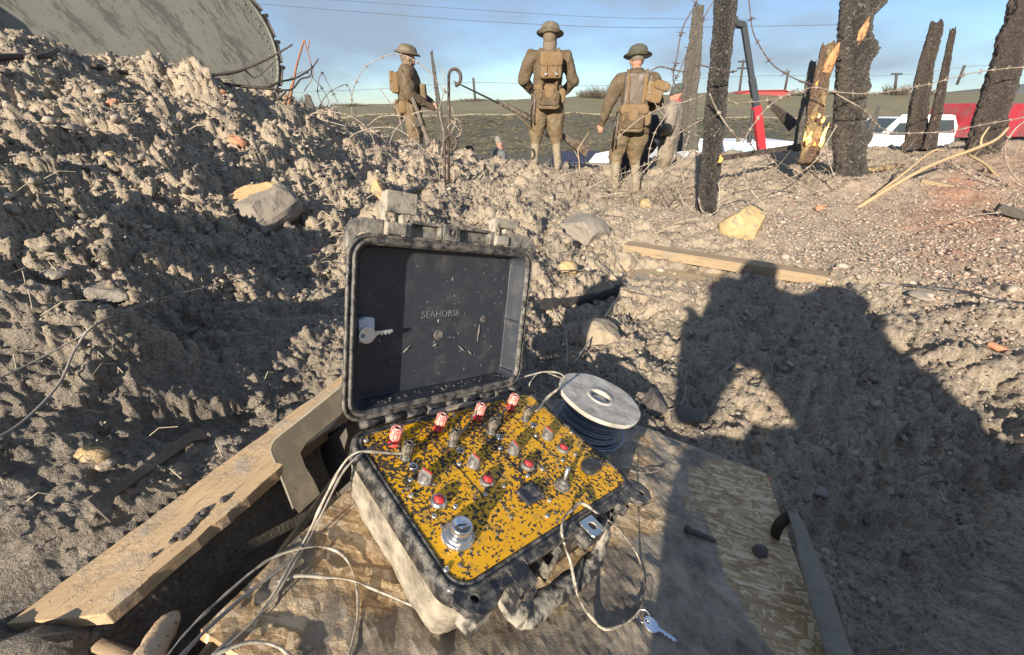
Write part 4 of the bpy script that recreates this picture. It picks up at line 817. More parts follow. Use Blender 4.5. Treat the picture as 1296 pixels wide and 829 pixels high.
# hasp cord and the key on it
cord = cl([(716,681,-.012),(712,678,.006),(711,664,.014),(716,652,.012),(726,643,.010),(736,636,.010)]); cord2 = cl([(736,638,.010),(755,648,.0),(775,662,-.03),(792,680,-.07),(808,705,B_),(815,735,B_),(812,765,B_+.003),(800,782,B_),(782,792,B_),(764,795,B_),(748,780,B_+.003),(733,757,-.07),(727,735,-.045),(722,710,-.035),(716,694,-.02),(714,686,-.006)])
cable('hasp_cord', cord+cord2[1:], .0016, grime('dirty_cord', (.16, .13, .10), (.50, .45, .36), .5, 60, .7), 'dirty cord looped through the hasp and trailing over the board to the key', 'cord')
kc = cw(*loc(824, 790, BH+.006)); q = thing('silver_key', 'bright silver door key on a ring lying on the board, bottom right of the case', 'key', frame(kc, *[vec(v) for v in (D2, D1, NN)]))
a = loc(824, 790, BH+.006); b_ = loc(857, 812, BH+.006); d = b_-a; q.matrix_world = MCASE @ Matrix.Translation(tuple(map(float, a))) @ Matrix.Rotation(math.atan2(d[1], d[0]), 4, 'Z')
KL = math.hypot(d[0], d[1])/.80
key_mesh(KL).obj('key_blade', KEYM, q, bevel=.0003)
m = MB(); m.tube([(-.0095+.0085*math.cos(t*math.tau/20)-.004, .0085*math.sin(t*math.tau/20)*.3+.001, .004+.0085*math.sin(t*math.tau/20)) for t in range(21)], .0006, 6); m.obj('split_ring', CHROME, q, True)
# small things lying on the board
m = MB(); a = cl([(868,668,BH+.007),(880,673,BH+.007),(894,679,BH+.006),(907,685,BH+.004)]); m.tube(spline(a, 4), [.0065, .0075, .0055, .0050, .0050, .0050, .0048, .0046, .0044, .0042, .0038, .0030, .0010], 10); o = m.obj('charred_twig', DST, None, True); displace(o, .001, 90); tag(o, 'short black charred twig lying on the board right of the case', 'twig')
g = NT('split_orange_rock'); x_ = g.sep(g.co())[0]; f = g.ramp(g.math('ADD', g.math('MULTIPLY', x_, 3.2), g.math('ADD', g.noise(11, 6), -.02)), [(.44, 1.), (.49, 0.)]); n = g.noise(16, 7, .65)
c = g.mix(f, g.mix(n, (.13, .11, .09), (.34, .29, .23)), g.mix(n, (.46, .25, .10), (.62, .42, .22))); g.bump(n, .8, .02); RKM = g.P(col=c, ro=.8)
def rock(name, c, s, mat, lab, seed, sub=3, sc=(1, 1, 1), rot=0, cat='stone', amp=.28):
    me = bpy.data.meshes.new(name); b = bmesh.new(); bmesh.ops.create_icosphere(b, subdivisions=sub+1, radius=1)
    rs = np.random.RandomState(seed); pl = rs.randn(9, 3); pl /= np.linalg.norm(pl, axis=1)[:, None]; dd = .62+.25*rs.rand(9)
    for v in b.verts:
        p = np.array(v.co)
        for q_, d_ in zip(pl, dd):
            t = p.dot(q_)
            if t > d_: p = p-q_*(t-d_)
        v.co = p*s*np.array(sc)
    b.to_mesh(me); b.free(); o = link(name, me, mat); displace(o, s*amp*.35, 2.2/s, seed, 4); o.location = vec(c); o.rotation_euler = (rs.rand()*.5, rs.rand()*.5, rot)
    return tag(o, lab, cat)
c = cw(*loc(962, 697, BH+.010)); rock('round_stone', c, .013, DST, 'small round brown stone on the right edge of the board', 3)
STN = [ # px,py, size px(half), material, label
 (330,262,44,RKM,'large grey-brown rock with an orange split face on the left bank',(1.2,1,.8)),
 (938,286,26,YST,'yellow sandstone block standing just beyond the timber beam',(1,.8,1.1)),
 (479,240,13,YST,'yellow stone lying above the left lid latch',(.9,.7,1.1)),
 (742,288,28,GST,'grey boulder half buried behind the right side of the lid',(1.2,1,.8)),
 (818,258,7,YST,'small orange stone at the feet of the walking soldier',(1,1,.7)),
 (760,420,24,TST,'pale orange-tinted rock above the spool',(1.3,1,.7)),
 (931,598,12,GST,'smooth grey stone above the board corner, left of its twin',(1.1,.9,.8)),
 (957,625,15,GST,'squarish grey stone wedged against the top right board corner',(1.1,.9,.8)),
 (972,607,5,BST,'tiny reddish stone beside the squarish grey stone',(1,.8,.7)),
 (137,196,9,YST,'small yellow stone high on the left mound',(1.3,.8,.7)),
 (143,129,7,BST,'pinkish pebble below the thick root on the left mound',(1,1,.8)),
 (279,117,5,BST,'orange brick chip on the mound crest under the tank',(1.3,1,.7)),
 (301,178,8,BST,'brownish-pink stone midway up the left mound',(1.3,1,.8)),
 (66,345,13,GST,'flat grey stone on the shaded part of the left mound',(1.3,1,.5)),
 (130,365,18,GST,'broad flat grey slab stone on the left bank',(1.5,1,.4)),
 (115,580,13,YST,'yellowish stone in the dark bank above the rusty strap',(1.4,.9,.6)),
 (133,587,9,TST,'pale lump beside the yellowish stone on the dark bank',(1,.9,.8)),
 (395,315,6,BST,'small red stone left of the lid',(1.2,1,.7)),
 (1268,438,9,BST,'red brick fragment at the right edge in the sunlit soil',(1.5,.8,.5)),
 (1135,360,9,GST,'grey flat stone in front of the gravel on the right',(1.8,.9,.4)),
 (1180,370,13,GST,'longer grey slab next to the dark cable on the right',(1.8,.9,.35)),
 (1150,352,6,TST,'pale pebble above the grey slab on the right',(1.3,1,.6)),
 (1040,262,6,BST,'pink brick chip in the gravel above the yellow block',(1,1,.7)),
 (225,145,8,TST,'small tan stone on the ridge below the tank',(1.2,1,.7)),
 (1040,620,9,GST,'small grey stone above the bent steel bar',(1.2,1,.6)),
 (1045,700,8,TST,'pale pebble right beside the bent steel bar',(1.2,1,.6)),
 (870,525,16,DST,'dark wet lump between spool and board corner',(1.2,1,.8)),
 (825,510,18,DST,'dark rounded lump directly behind the spool',(1.2,1,.8)),
 (718,303,10,TST,'small sandy stone left of the grey boulder',(1.2,1,.7)),
 (720,336,11,YST,'ochre stone low between the lid and the puddle',(1.2,1,.7)),
 (790,330,15,TST,'sandy lump at the left end of the timber beam',(1.2,1,.8)),
]
for i, (px, py, hp, mat, lab, sc) in enumerate(STN):
    g_ = hit(px, py+hp*.55); dist = np.linalg.norm(g_); cz = g_[1]*cp-g_[2]*sp; s = hp/F*cz
    rock('stone', g_+np.array([0, s*.3, s*sc[2]*.28]), s*1.12, mat, lab, 20+i, 3 if hp > 10 else 2, sc, rnd.uniform(-1, 1))
# split orange face of the big rock
g_ = hit(318, 275); 

# ------------------------------------------------------------------ charred trunks and stumps
def trunk(name, lab, cat, pts, r0, r1, mat, seed, jag=.1, knobs=(), dens=1.0, flare=1.25, lump=.10, group=None, wound=()):
    """pts: world points bottom to top"""
    R = thing(name, lab, cat, None, group)
    P_ = spline(pts, 46); n = len(P_); sides = 84; L = sum(np.linalg.norm(P_[i+1]-P_[i]) for i in range(n-1))
    rad = [r0+(r1-r0)*i/(n-1) for i in range(n)]; rad = [a*(1+(flare-1)*math.exp(-i/(n*.07))) for i, a in enumerate(rad)]
    m = MB(); m.tube(P_, rad, sides, up=(0, -1, 0)); me = m.mesh(name); o = link('bark', me, mat, R, True)
    b = bmesh.new(); b.from_mesh(me); 
    # ragged top
    top = list(range((n-1)*sides, n*sides)); b.verts.ensure_lookup_table()
    for k, i in enumerate(top):
        h = vn(np.array([k*.16]), np.array([seed*1.7]), seed)[0]; T = vec(P_[-1]-P_[-2]).normalized(); b.verts[i].co += T*(h*jag)
        b.verts[i-sides].co += T*(h*jag*.6)
    b.to_mesh(me); b.free(); me.update()
    N = len(me.vertices); a = np.empty(N*3); me.vertices.foreach_get('co', a); a = a.reshape(-1, 3); nn = np.empty(N*3); me.vertices.foreach_get('normal', nn); nn = nn.reshape(-1, 3)
    rm = (r0+r1)/2; q = a*np.array([1, 1, .45]); d = fbm3(q, 1.1/rm, seed, 3)*lump*2*rm
    d += (.30-np.abs(fbm3(a*np.array([1, 1, 2.2 if 'scaly' in mat.name else .8]), 2.6/rm, seed+5, 4)))*.30*rm
    f1, f2, _ = wor(np.arctan2(a[:, 1]-P_[0][1], a[:, 0]-np.interp(a[:, 2], [p[2] for p in P_], [p[0] for p in P_]))*2.8, a[:, 2]/rm*.8, seed); d += np.clip(f2-f1, 0, .35)*.05*rm
    d += fbm3(a*np.array([1, 1, 1.6]), 5.5/rm, seed+9, 3)*.09*rm
    for kx, ky, kr, ka in knobs:         # knots: pixel position, radius (m), height (m)
        i = int(np.argmin([abs(proj(*p)[1]-ky) for p in P_])); c = np.array(P_[i]); sx = 1 if proj(*c)[0] < kx else -1
        c = c+np.array([sx*rad[i]*.95, -rad[i]*.25, 0]); dd = np.linalg.norm(a-c, axis=1); d += ka*np.exp(-(dd/kr)**2)
    a += nn*d[:, None]; me.vertices.foreach_set('co', a.ravel()); me.update()
    return R, P_, rad
def sp_pts(l): return [at(x, y, Y) for x, y, Y in l]
CHG = 'burnt tree trunks standing in the mud'
tA, PA_, RA_ = trunk('charred_tree', 'glossy black charred trunk in front, leaning slightly right, its bark flecked with painted white glints', 'tree trunk', sp_pts([(893,282,3.50),(899,215,3.56),(906,130,3.64),(914,50,3.72),(925,-60,3.85)]), .064, .070, char('charred_front', .55, ro=.24, sc=1.2), 3, knobs=((880,60,.05,.02),), group=CHG)
tB, PB_, RB_ = trunk('charred_tree', 'thickest black burnt trunk with rippled scaly bark and knots, right of centre', 'tree trunk', sp_pts([(1076,228,4.5),(1075,160,4.6),(1078,90,4.72),(1084,20,4.85),(1094,-70,5.0)]), .115, .122, char('charred_scaly', .45, (.045, .038, .032), (.32, .275, .225), ro=.25, sc=.9), 5, knobs=((1112,5,.08,.10),(1108,65,.09,.08),(1102,175,.07,.06),(1058,62,.06,.05),(1108,110,.06,.04)), group=CHG)
m = MB(); c = np.array(PB_[int(len(PB_)*.55)]); 
def patch(name, P_, rad, py, w, h, mat, parent, side=-.25, off=0):
    i = int(np.argmin([abs(proj(*p)[1]-py) for p in P_])); c = np.array(P_[i]); r = rad[i]*1.0
    m = MB(); rows = 9; vs = []
    for j in range(rows+1):
        t = j/rows; z = (t-.5)*h; ww = w*math.sin(math.pi*min(max(t, .03), .97))**.7
        for k in range(5):
            a = (k/4-.5)*ww/r+side; rr = r*1.06+.004*math.sin(k*3+j); vs.append((c[0]+off+math.sin(a)*rr+z*.13, c[1]-math.cos(a)*rr, c[2]+z))
    m.add(vs, [(j*5+k, j*5+k+1, (j+1)*5+k+1, (j+1)*5+k) for j in range(rows) for k in range(4)])
    o = m.obj(name, mat, parent, True); s = o.modifiers.new('s', 'SOLIDIFY'); s.thickness = .02; s.offset = -1; return o
patch('bare_wood_scar', PB_, RB_, 44, .055, .24, FRESH, tB, -.18)
trunk('broken_tree', 'weathered grey broken trunk with stepped top behind the front charred one', 'tree trunk', sp_pts([(866,190,8.4),(870,130,8.5),(877,75,8.6),(884,16,8.7)]), .19, .085, GREYW, 7, jag=.12, lump=.14)
tC, PC_, RC_ = trunk('burning_stump', 'tall stump with split orange top and small flames, just left of the thickest trunk', 'tree stump', sp_pts([(1023,206,4.55),(1030,160,4.65),(1038,110,4.72),(1048,62,4.8)]), .078, .058, BURN, 11, jag=.07, lump=.10, flare=1.1)
def flame(P_, px, py, Y, h, w, mat, parent):
    c = at(px, py, Y); m = MB(); pts = []
    for i in range(14): t = i/13; pts.append((c[0]+math.sin(t*6+px)*w*.3*t, c[1], c[2]+t*h))
    m.tube(pts, [w*.42*(math.sin(math.pi*min(1, (t/13)*.72+.22))**1.2)*(1-.85*(t/13)**2) for t in range(14)], 9); o = m.obj('flame', mat, parent, True); displace(o, w*.28, 1.2/w, int(px), 2); return o
for px, py, h, w, mt in ((1021,183,.15,.045,FLM),(1024,180,.09,.03,FLY),(1039,185,.24,.045,FLM),(1037,184,.15,.03,FLY),(1042,172,.10,.03,FLM),(1041,155,.06,.045,FLM),(1036,148,.04,.03,FLY),(1017,178,.10,.025,FLM),(1033,108,.05,.022,FLO),(1030,184,.05,.03,FLO),(1028,150,.03,.02,FLO)): flame(PC_, px, py, 4.50, h*.87, w*.87, mt, tC)
patch('bare_wood_scar', PC_, RC_, 82, .09, .34, FRESH, tC, .1)
trunk('charred_stake', 'thin grey splintered stake left of the burning stump', 'stake', sp_pts([(1012,190,5.6),(1019,140,5.7),(1027,90,5.8)]), .075, .035, GREYW, 13, jag=.14)
flame(PA_, 911, 205, 3.42, .055, .030, FLO, tA)
trunk('leaning_tree', 'leaning brown charred trunk near the right edge', 'tree trunk', sp_pts([(1240,204,5.35),(1252,150,5.45),(1270,95,5.6),(1286,40,5.8),(1302,-20,6.0)]), .135, .115, CHARB, 17, knobs=((1268,45,.10,.07),(1258,85,.07,.05)), lump=.14)
trunk('slim_burnt_tree', 'dark slim broken trunk, left one of the pair before the white vans', 'tree trunk', sp_pts([(1158,188,6.3),(1162,140,6.4),(1172,85,6.5),(1184,36,6.6)]), .115, .062, CHARB, 19, jag=.10)
trunk('thin_burnt_tree', 'thinnest reddish-brown trunk just right of the slim dark one', 'tree trunk', sp_pts([(1176,188,6.1),(1186,140,6.2),(1196,90,6.3),(1205,44,6.4)]), .062, .030, CHARB, 23, jag=.12)
trunk('wooden_stake', 'pointed dark stake between the left soldier and the corkscrew picket', 'stake', sp_pts([(560,195,5.0),(556,140,5.1),(547,72,5.3)]), .040, .012, GREYW, 29, jag=.08)
trunk('wooden_stake', 'short dark stake on the skyline left of the barbed wire loops', 'stake', sp_pts([(398,152,5.4),(395,138,5.4),(390,124,5.5)]), .045, .030, GREYW, 31, jag=.05)
trunk('bare_limb', 'dark bare limb slanting behind the burning stump', 'tree limb', sp_pts([(1005,160,6.6),(990,145,6.7),(975,132,6.8)]), .07, .03, CHARB, 33, jag=.05)
trunk('short_stake', 'short leaning stake right of the thickest trunk', 'stake', sp_pts([(1098,172,6.0),(1106,152,6.1),(1112,138,6.2)]), .045, .018, GREYW, 35, jag=.08)
# dark log and black pipe
m = MB(); l = [hit(690, 395)+np.array([0,0,.03]), hit(715, 393)+np.array([0,0,.035]), hit(745, 388)+np.array([0,0,.035]), hit(772, 378)+np.array([0,0,.03]), hit(788, 368)+np.array([0,0,.02])]
o = None; s = spline(l, 7); m.tube(s, [.026-.010*i/len(s) for i in range(len(s))], 14); o = m.obj('dark_log', char('sodden_log', .05, (.03, .027, .025), (.10, .09, .08), ro=.6), None, True); displace(o, .007, 30, 3); tag(o, 'sodden dark log lying on the mud behind the lid, right side', 'log')
def groundtube(name, pxs, r, mat, lab, cat, up=.01, n=8, amp=0):
    l = [hit(*p)+np.array([0, 0, up]) for p in pxs]; s = spline(l, 7); m = MB(); m.tube(s, r if not hasattr(r, '__len__') else [np.interp(i/(len(s)-1), np.linspace(0, 1, len(r)), r) for i in range(len(s))], n); o = m.obj(name, mat, None, True)
    if amp: displace(o, amp, 30, 4)
    return tag(o, lab, cat)
groundtube('black_pipe', [(512,252),(525,246),(538,239)], .022, RUBBER, 'short length of black pipe sticking out behind the left lid latch', 'pipe', .03)
groundtube('dark_cable', [(1140,362),(1175,366),(1215,372),(1245,382),(1275,386),(1310,388)], [.008,.010,.010,.014,.012,.010], RUBBER, 'dark rubbery cable half buried at the right in the sunlit soil', 'cable', .008)
groundtube('ground_wire', [(870,452),(880,470),(905,478),(950,448),(985,447),(1020,458),(1048,473)], .0022, WIREG, 'thin grey wire curving through the shadowed mud, upper right of the spool', 'wire', .012)
groundtube('ground_wire', [(845,478),(860,475),(866,500),(858,520),(835,527),(815,524)], .0024, WIREG, 'grey wire hooking back to the right side of the spool', 'wire', .015)
groundtube('ground_wire', [(716,476),(717,450),(714,425),(703,402)], .0026, WIREG, 'wire rising from behind the spool to the dark log', 'wire', .03)
groundtube('ground_wire', [(724,476),(748,440),(772,400),(790,365),(775,330),(745,288)], .0026, WIREG, 'long grey wire running from the spool back past the log', 'wire', .04)
groundtube('ground_wire', [(690,355),(730,352),(765,362),(790,378),(835,388)], .003, BARBD, 'dark twisted wire lying over the log end', 'wire', .04)
groundtube('ground_wire', [(760,345),(790,372),(835,395)], .003, WIREG, 'straight pale wire beside the dark twisted one', 'wire', .05)
groundtube('ground_wire', [(-5,522),(45,492),(110,460),(150,430),(210,395),(300,370),(360,345),(432,322)], .0012, WIREG, 'thin pale wire stretched across the left bank up to the lid', 'wire', .035)
groundtube('ground_wire', [(-5,592),(40,555),(85,505),(110,462),(140,432),(200,398)], .0017, WIREG, 'thicker dark wire curving down the left bank beside the pale one', 'wire', .025)
groundtube('ground_wire', [(-8,690),(4,694),(9,706),(5,722)], .0016, WIREG, 'hook of grey wire poking in at the left edge', 'wire', .03)
groundtube('mound_root', [(-10,82),(30,80),(60,79),(78,77)], [.017,.016,.015,.013], BRCD, 'thick brown root emerging at the left edge of the mound', 'root', .03, 8, .004)
# branches
def twig(name, lab, segs, mat, cat='branch'):
    R = thing(name, lab, cat)
    for k, (l, r0, r1) in enumerate(segs):
        s = spline(sp_pts(l), 6); m = MB(); m.tube(s, [r0+(r1-r0)*i/(len(s)-1) for i in range(len(s))], 7); o = m.obj('limb' if k == 0 else 'twig', mat, R, True); displace(o, r0*.25, 3/r0*.3, k+3)
    return R
twig('dead_branch', 'forked pale yellow dead branch lying on the right slope', [([(1080,266,3.6),(1130,235,3.7),(1180,208,3.8),(1241,185,3.9),(1262,175,3.95),(1276,161,4.0)], .018, .011), ([(1110,245,3.68),(1140,222,3.8),(1178,192,4.0),(1196,190,4.05)], .012, .008), ([(1241,185,3.9),(1243,173,3.92),(1252,160,3.95)], .010, .006)], BRCH)
twig('thin_branch', 'thin brown branch crossing below the leaning trunk', [([(1225,195,4.6),(1246,207,4.4),(1265,224,4.2),(1290,232,4.1),(1300,228,4.1)], .012, .009)], BRCH)
twig('long_branch', 'long dark bare branch reaching from the left mound past the tank tail', [([(118,82,3.15),(150,90,3.3),(200,95,3.5),(260,95,3.7),(300,90,3.85),(330,78,3.95),(355,65,4.0),(370,56,4.0)], .017, .006), ([(310,88,3.9),(325,97,3.95),(352,73,4.0)], .006, .003)], BRCD)
twig('low_branch', 'dark forked branch lying low under the long one, pointing right', [([(225,92,3.5),(262,101,3.7),(300,108,3.9),(335,110,4.0),(355,103,4.1),(375,98,4.2),(395,85,4.3),(403,74,4.3)], .015, .005), ([(300,108,3.9),(340,112,4.0),(368,113,4.1),(380,100,4.2),(393,95,4.25),(394,80,4.3)], .010, .005), ([(322,124,3.95),(335,131,3.95),(352,125,4.0),(362,115,4.05)], .014, .006), ([(352,125,4.0),(362,126,4.05),(370,121,4.1)], .006, .003)], BRCD)
twig('rusty_stalk', 'reddish upright bent stalk on the skyline beside the tank', [([(364,140,4.3),(370,110,4.3),(376,80,4.3),(385,50,4.3)], .012, .007), ([(385,50,4.3),(389,62,4.3),(392,50,4.3)], .006, .004), ([(385,50,4.3),(392,75,4.3),(396,95,4.3),(385,115,4.3)], .004, .003), ([(358,135,4.3),(365,118,4.3),(374,92,4.3)], .007, .004)], BRCR)
twig('dry_twigs', 'pale dry twig standing in the soil right of the middle soldier', [([(733,222,4.6),(733,205,4.6),(731,188,4.6)], .007, .005), ([(731,190,4.6),(738,178,4.6),(746,166,4.6)], .005, .003), ([(732,200,4.6),(727,190,4.6)], .004, .003)], BRCH)
twig('dark_twigs', 'dark broken twig stuck in the ground below the front charred trunk', [([(845,262,3.9),(853,252,3.9),(862,243,3.9)], .010, .004), ([(832,235,4.0),(848,262,3.9),(866,266,3.9)], .005, .003)], BRCD)

# ------------------------------------------------------------------ corkscrew pickets and barbed wire
def picket(lab, x, Y, pyb, pyt, r):
    R = thing('corkscrew_picket', lab, 'picket'); b_ = at(x, pyb, Y); t = at(x+1, pyt, Y); H = t[2]-b_[2]; m = MB(); pts = []
    pts.append(b_); pts.append(b_+(t-b_)*.30)
    m.tube([b_+np.array([0,0,-.1]), b_+(t-b_)*.93], r, 8); m.obj('shaft', PICK, R, True)
    c = b_+(t-b_)*.93; m = MB(); q = []
    for i in range(15): a = math.radians(180-i*19); q.append(c+np.array([.055+.055*math.cos(a), .01*math.sin(a*2), .065*math.sin(a)]))
    m.tube(q, [r*1.0+r*.35*i/14 for i in range(15)], 8); m.obj('top_eye', PICK, R, True)
    for f in ((.42,) if H > .8 else ()):
        c = b_+(t-b_)*f; m = MB(); q = [c+np.array([.045*math.sin(i/12*math.tau*.95)+.035, -.02*math.cos(i/12*math.tau), .05*math.cos(i/12*math.tau)]) for i in range(13)]; m.tube(q, r*.9, 7); m.obj('side_eye', PICK, R, True)
    return R
picket('tall rusty corkscrew picket with hooked top right of the left soldier', 567, 4.5, 232, 86, .013)
picket('lower rusty corkscrew picket just in front of the tall one', 562, 4.3, 238, 176, .013)
def barbed(lab, l, r=.0042, mat=None, barb=.035, sp_=.16, group='loops of barbed wire across the trench', name='barbed_wire'):
    s = spline(sp_pts(l), 9); m = MB(); m.tube(s, r, 6); acc = 0
    for i in range(1, len(s)):
        acc += np.linalg.norm(s[i]-s[i-1])
        if acc > sp_ and barb:
            acc = 0; T = vec(s[i]-s[i-1]).normalized()
            for k in range(2):
                a = Vector((rnd.gauss(0, 1), rnd.gauss(0, 1), rnd.gauss(0, 1))); a = (a-T*a.dot(T)).normalized()*barb*.6; c = vec(s[i]); m.tube([c-a+T*.008*k, c+a+T*.008*k], r*.6, 4)
            m.tube([vec(s[i])-T*.012, vec(s[i])+T*.012], r*1.9, 6)
    o = m.obj(name, mat or BARB, None, True); return tag(o, lab, 'barbed wire', group)
B = barbed
B('pale wire hoop arching over the soil mound at the left soldier\'s feet', [(440,160,4.2),(405,150,4.2),(392,145,4.2),(420,141,4.2),(450,150,4.2),(470,170,4.2),(475,195,4.2),(470,215,4.2),(462,226,4.1)])
B('long pale wire arc running from the mound down to the corkscrew picket', [(435,215,4.1),(431,195,4.1),(445,172,4.1),(470,162,4.1),(500,162,4.1),(525,178,4.1),(545,200,4.1),(555,225,4.1),(560,238,4.1)])
B('thin wire hoop crossing the left soldier\'s waist', [(464,160,4.4),(480,148,4.4),(505,146,4.4),(522,155,4.4),(530,175,4.4),(528,200,4.4),(522,210,4.4)])
B('wire rising from the mound to the picket\'s knot of wire', [(490,190,4.4),(500,165,4.4),(520,145,4.4),(545,140,4.4),(565,147,4.5),(578,160,4.5),(582,168,4.5),(573,172,4.5)])
B('wire curving behind the left soldier\'s pack', [(480,110,4.6),(490,125,4.6),(503,140,4.6),(509,165,4.6)])
B('strand looping down the left mound under the skyline', [(418,130,4.6),(424,145,4.6),(420,165,4.6),(405,178,4.6)])
B('fine barbed strand looping against the sky left of the left soldier', [(405,132,4.6),(415,118,4.6),(428,110,4.6),(440,108,4.6),(447,130,4.6),(452,150,4.6)], .003, BARBD)
B('barbed strand rising from the skyline to the left soldier\'s helmet', [(446,150,4.6),(445,125,4.6),(450,105,4.6),(462,85,4.6),(480,74,4.6),(498,68,4.6),(520,73,4.6),(545,92,4.6),(556,107,4.6),(566,118,4.6)], .0036)
B('curled strand in the sky beside the rusty stalk', [(368,98,4.4),(385,90,4.4),(398,100,4.4),(408,112,4.4),(416,128,4.4),(410,135,4.4),(402,115,4.4),(407,92,4.4),(415,105,4.4),(428,130,4.4)], .003, BARBD)
B('wire twisted down the shaft of the tall corkscrew picket', [(560,85,4.45),(563,110,4.42),(556,140,4.42),(562,170,4.42),(557,205,4.42),(556,235,4.42)], .004)
B('small knot of wire at the picket\'s side eye', [(565,162,4.4),(578,150,4.4),(584,162,4.4),(580,172,4.4),(570,170,4.4),(576,155,4.4),(572,135,4.4)], .004)
B('tall dark barbed strand curving up left of the front charred trunk', [(860,112,3.4),(852,100,3.4),(857,70,3.4),(864,35,3.4),(880,5,3.4),(888,-15,3.4)], .0045, BARBD, .045)
B('dark barbed strand slanting up to the sky left of the front trunk', [(846,130,3.4),(850,110,3.4),(862,85,3.4),(876,50,3.4),(893,18,3.4),(908,-8,3.4)], .0040, BARBD, .045)
B('dark barbed strand wrapped over the front charred trunk', [(822,90,3.4),(835,84,3.4),(850,87,3.4),(866,90,3.4),(880,82,3.4),(900,85,3.4),(918,90,3.4),(930,90,3.5)], .0045, BARBD, .045)
B('barbed strand sweeping down the sky right of the front trunk', [(947,-10,4.0),(950,20,4.0),(955,45,4.0),(975,78,4.0),(995,93,4.0),(1015,103,4.0),(1028,107,4.2)], .0045, BARBD, .05)
B('long barbed strand strung between the trunks along the field line', [(906,122,3.6),(930,130,4.0),(975,126,4.2),(1005,118,4.4),(1030,110,4.5),(1060,116,4.35),(1105,118,4.5),(1145,112,4.8),(1180,105,5.0),(1230,92,5.1),(1275,86,5.2),(1310,84,5.2)], .005, None, .05)
B('white wire running from the front trunk down and up to the thickest trunk', [(898,118,3.45),(908,140,3.5),(925,165,3.5),(936,178,3.6)], .006)
B('pale strand rising from the fallen pole to the field line', [(940,180,3.6),(955,155,3.8),(978,130,4.0),(1010,112,4.2)], .006)
B('hoop of pale wire around the foot of the front charred trunk', [(884,250,3.38),(888,265,3.36),(898,271,3.36),(908,265,3.38),(911,245,3.4),(909,230,3.45)], .0055)
B('wide loop of pale wire on the slope between the two charred trunks', [(970,262,3.7),(950,240,3.8),(941,220,3.9),(950,212,4.0),(975,211,4.0),(1000,225,4.0),(1030,240,4.0),(1075,258,3.9)], .0055)
B('wire running along the slope from the front trunk foot', [(908,240,3.5),(930,234,3.6),(965,234,3.8),(1000,225,4.0),(1030,205,4.2),(1045,182,4.3),(1058,160,4.35)], .0055)
B('pale wire hanging over the fallen pole beside the burning stump', [(1046,180,4.3),(1048,200,4.2),(1054,218,4.1),(1061,232,4.0)], .006)
B('wire arcing round the bark of the thickest trunk', [(1058,118,4.35),(1075,128,4.28),(1092,138,4.3),(1110,158,4.8),(1135,170,5.2)], .0045)
B('taut pale wire running right in front of the white vans', [(1105,168,4.6),(1150,168,4.8),(1200,166,4.9),(1240,158,5.0),(1296,148,5.1),(1320,142,5.1)], .005)
B('low pale wire in front of the leaning trunk, curving downhill', [(1198,190,4.2),(1205,205,4.1),(1225,218,4.0),(1250,230,3.9),(1275,238,3.9)], .005)
B('large hoop of wire at the right edge', [(1300,150,4.0),(1283,165,4.0),(1272,185,4.0),(1276,210,4.0),(1290,228,3.9),(1310,240,3.9)], .006)
B('straight pale wire over the gravel at the right', [(1195,282,3.0),(1220,275,3.0),(1240,271,3.0),(1270,268,3.0),(1310,264,3.0)], .0045)
B('thin wire over the soil right of the thickest trunk', [(1060,225,4.1),(1100,225,4.1),(1140,230,4.1),(1175,240,4.0),(1205,246,3.9)], .004)
B('wire loop at the right edge above the half-buried board', [(1300,240,3.3),(1287,247,3.3),(1285,260,3.3),(1296,272,3.2)], .004)
tang = [ ('tangled strand over the walking soldier\'s shoulder', [(825,95,4.8),(822,115,4.8),(832,135,4.8),(845,150,4.8),(868,165,4.8),(885,172,4.8)]),
 ('tangled strand sweeping low across the beanie man\'s legs', [(800,232,4.6),(825,205,4.6),(845,180,4.6),(872,160,4.6),(892,150,4.6)]),
 ('tangled strand crossing the soldier\'s thighs', [(780,175,4.8),(810,150,4.8),(840,135,4.8),(868,128,4.8),(890,120,4.7)]),
 ('tangled strand bending down before the walking soldier', [(838,130,4.7),(842,145,4.7),(830,165,4.7),(822,190,4.7),(820,215,4.7)]),
 ('tangled strand rising beside the beanie man', [(868,240,4.4),(862,215,4.5),(866,190,4.5),(872,170,4.5)]),
 ('tangled strand low in the brush, left part', [(745,238,4.5),(770,225,4.5),(800,215,4.6),(835,200,4.6),(862,196,4.6)]),
 ('tangled strand low in the brush, right part', [(846,262,4.1),(866,266,4.1),(858,240,4.2),(848,215,4.4),(858,195,4.5),(885,190,4.5)]),
 ('tangled strand in the brush by the soldier\'s boots', [(710,222,4.5),(735,216,4.5),(752,222,4.5),(770,238,4.5)]),
 ('tangled strand slanting over the brush in the middle', [(815,245,4.5),(835,225,4.5),(855,205,4.5),(880,195,4.5),(890,200,4.4)]),
 ('tangled strand near the crossed poles', [(925,190,4.6),(945,165,4.6),(960,185,4.6),(975,205,4.6)]),
 ('tangled strand over the dug soil behind the front trunk', [(930,150,4.8),(945,175,4.8),(960,195,4.8)]),]
for lb, l in tang: B(lb, l, .0042, BARB if rnd.random() < .7 else BARBD, .04, .14)
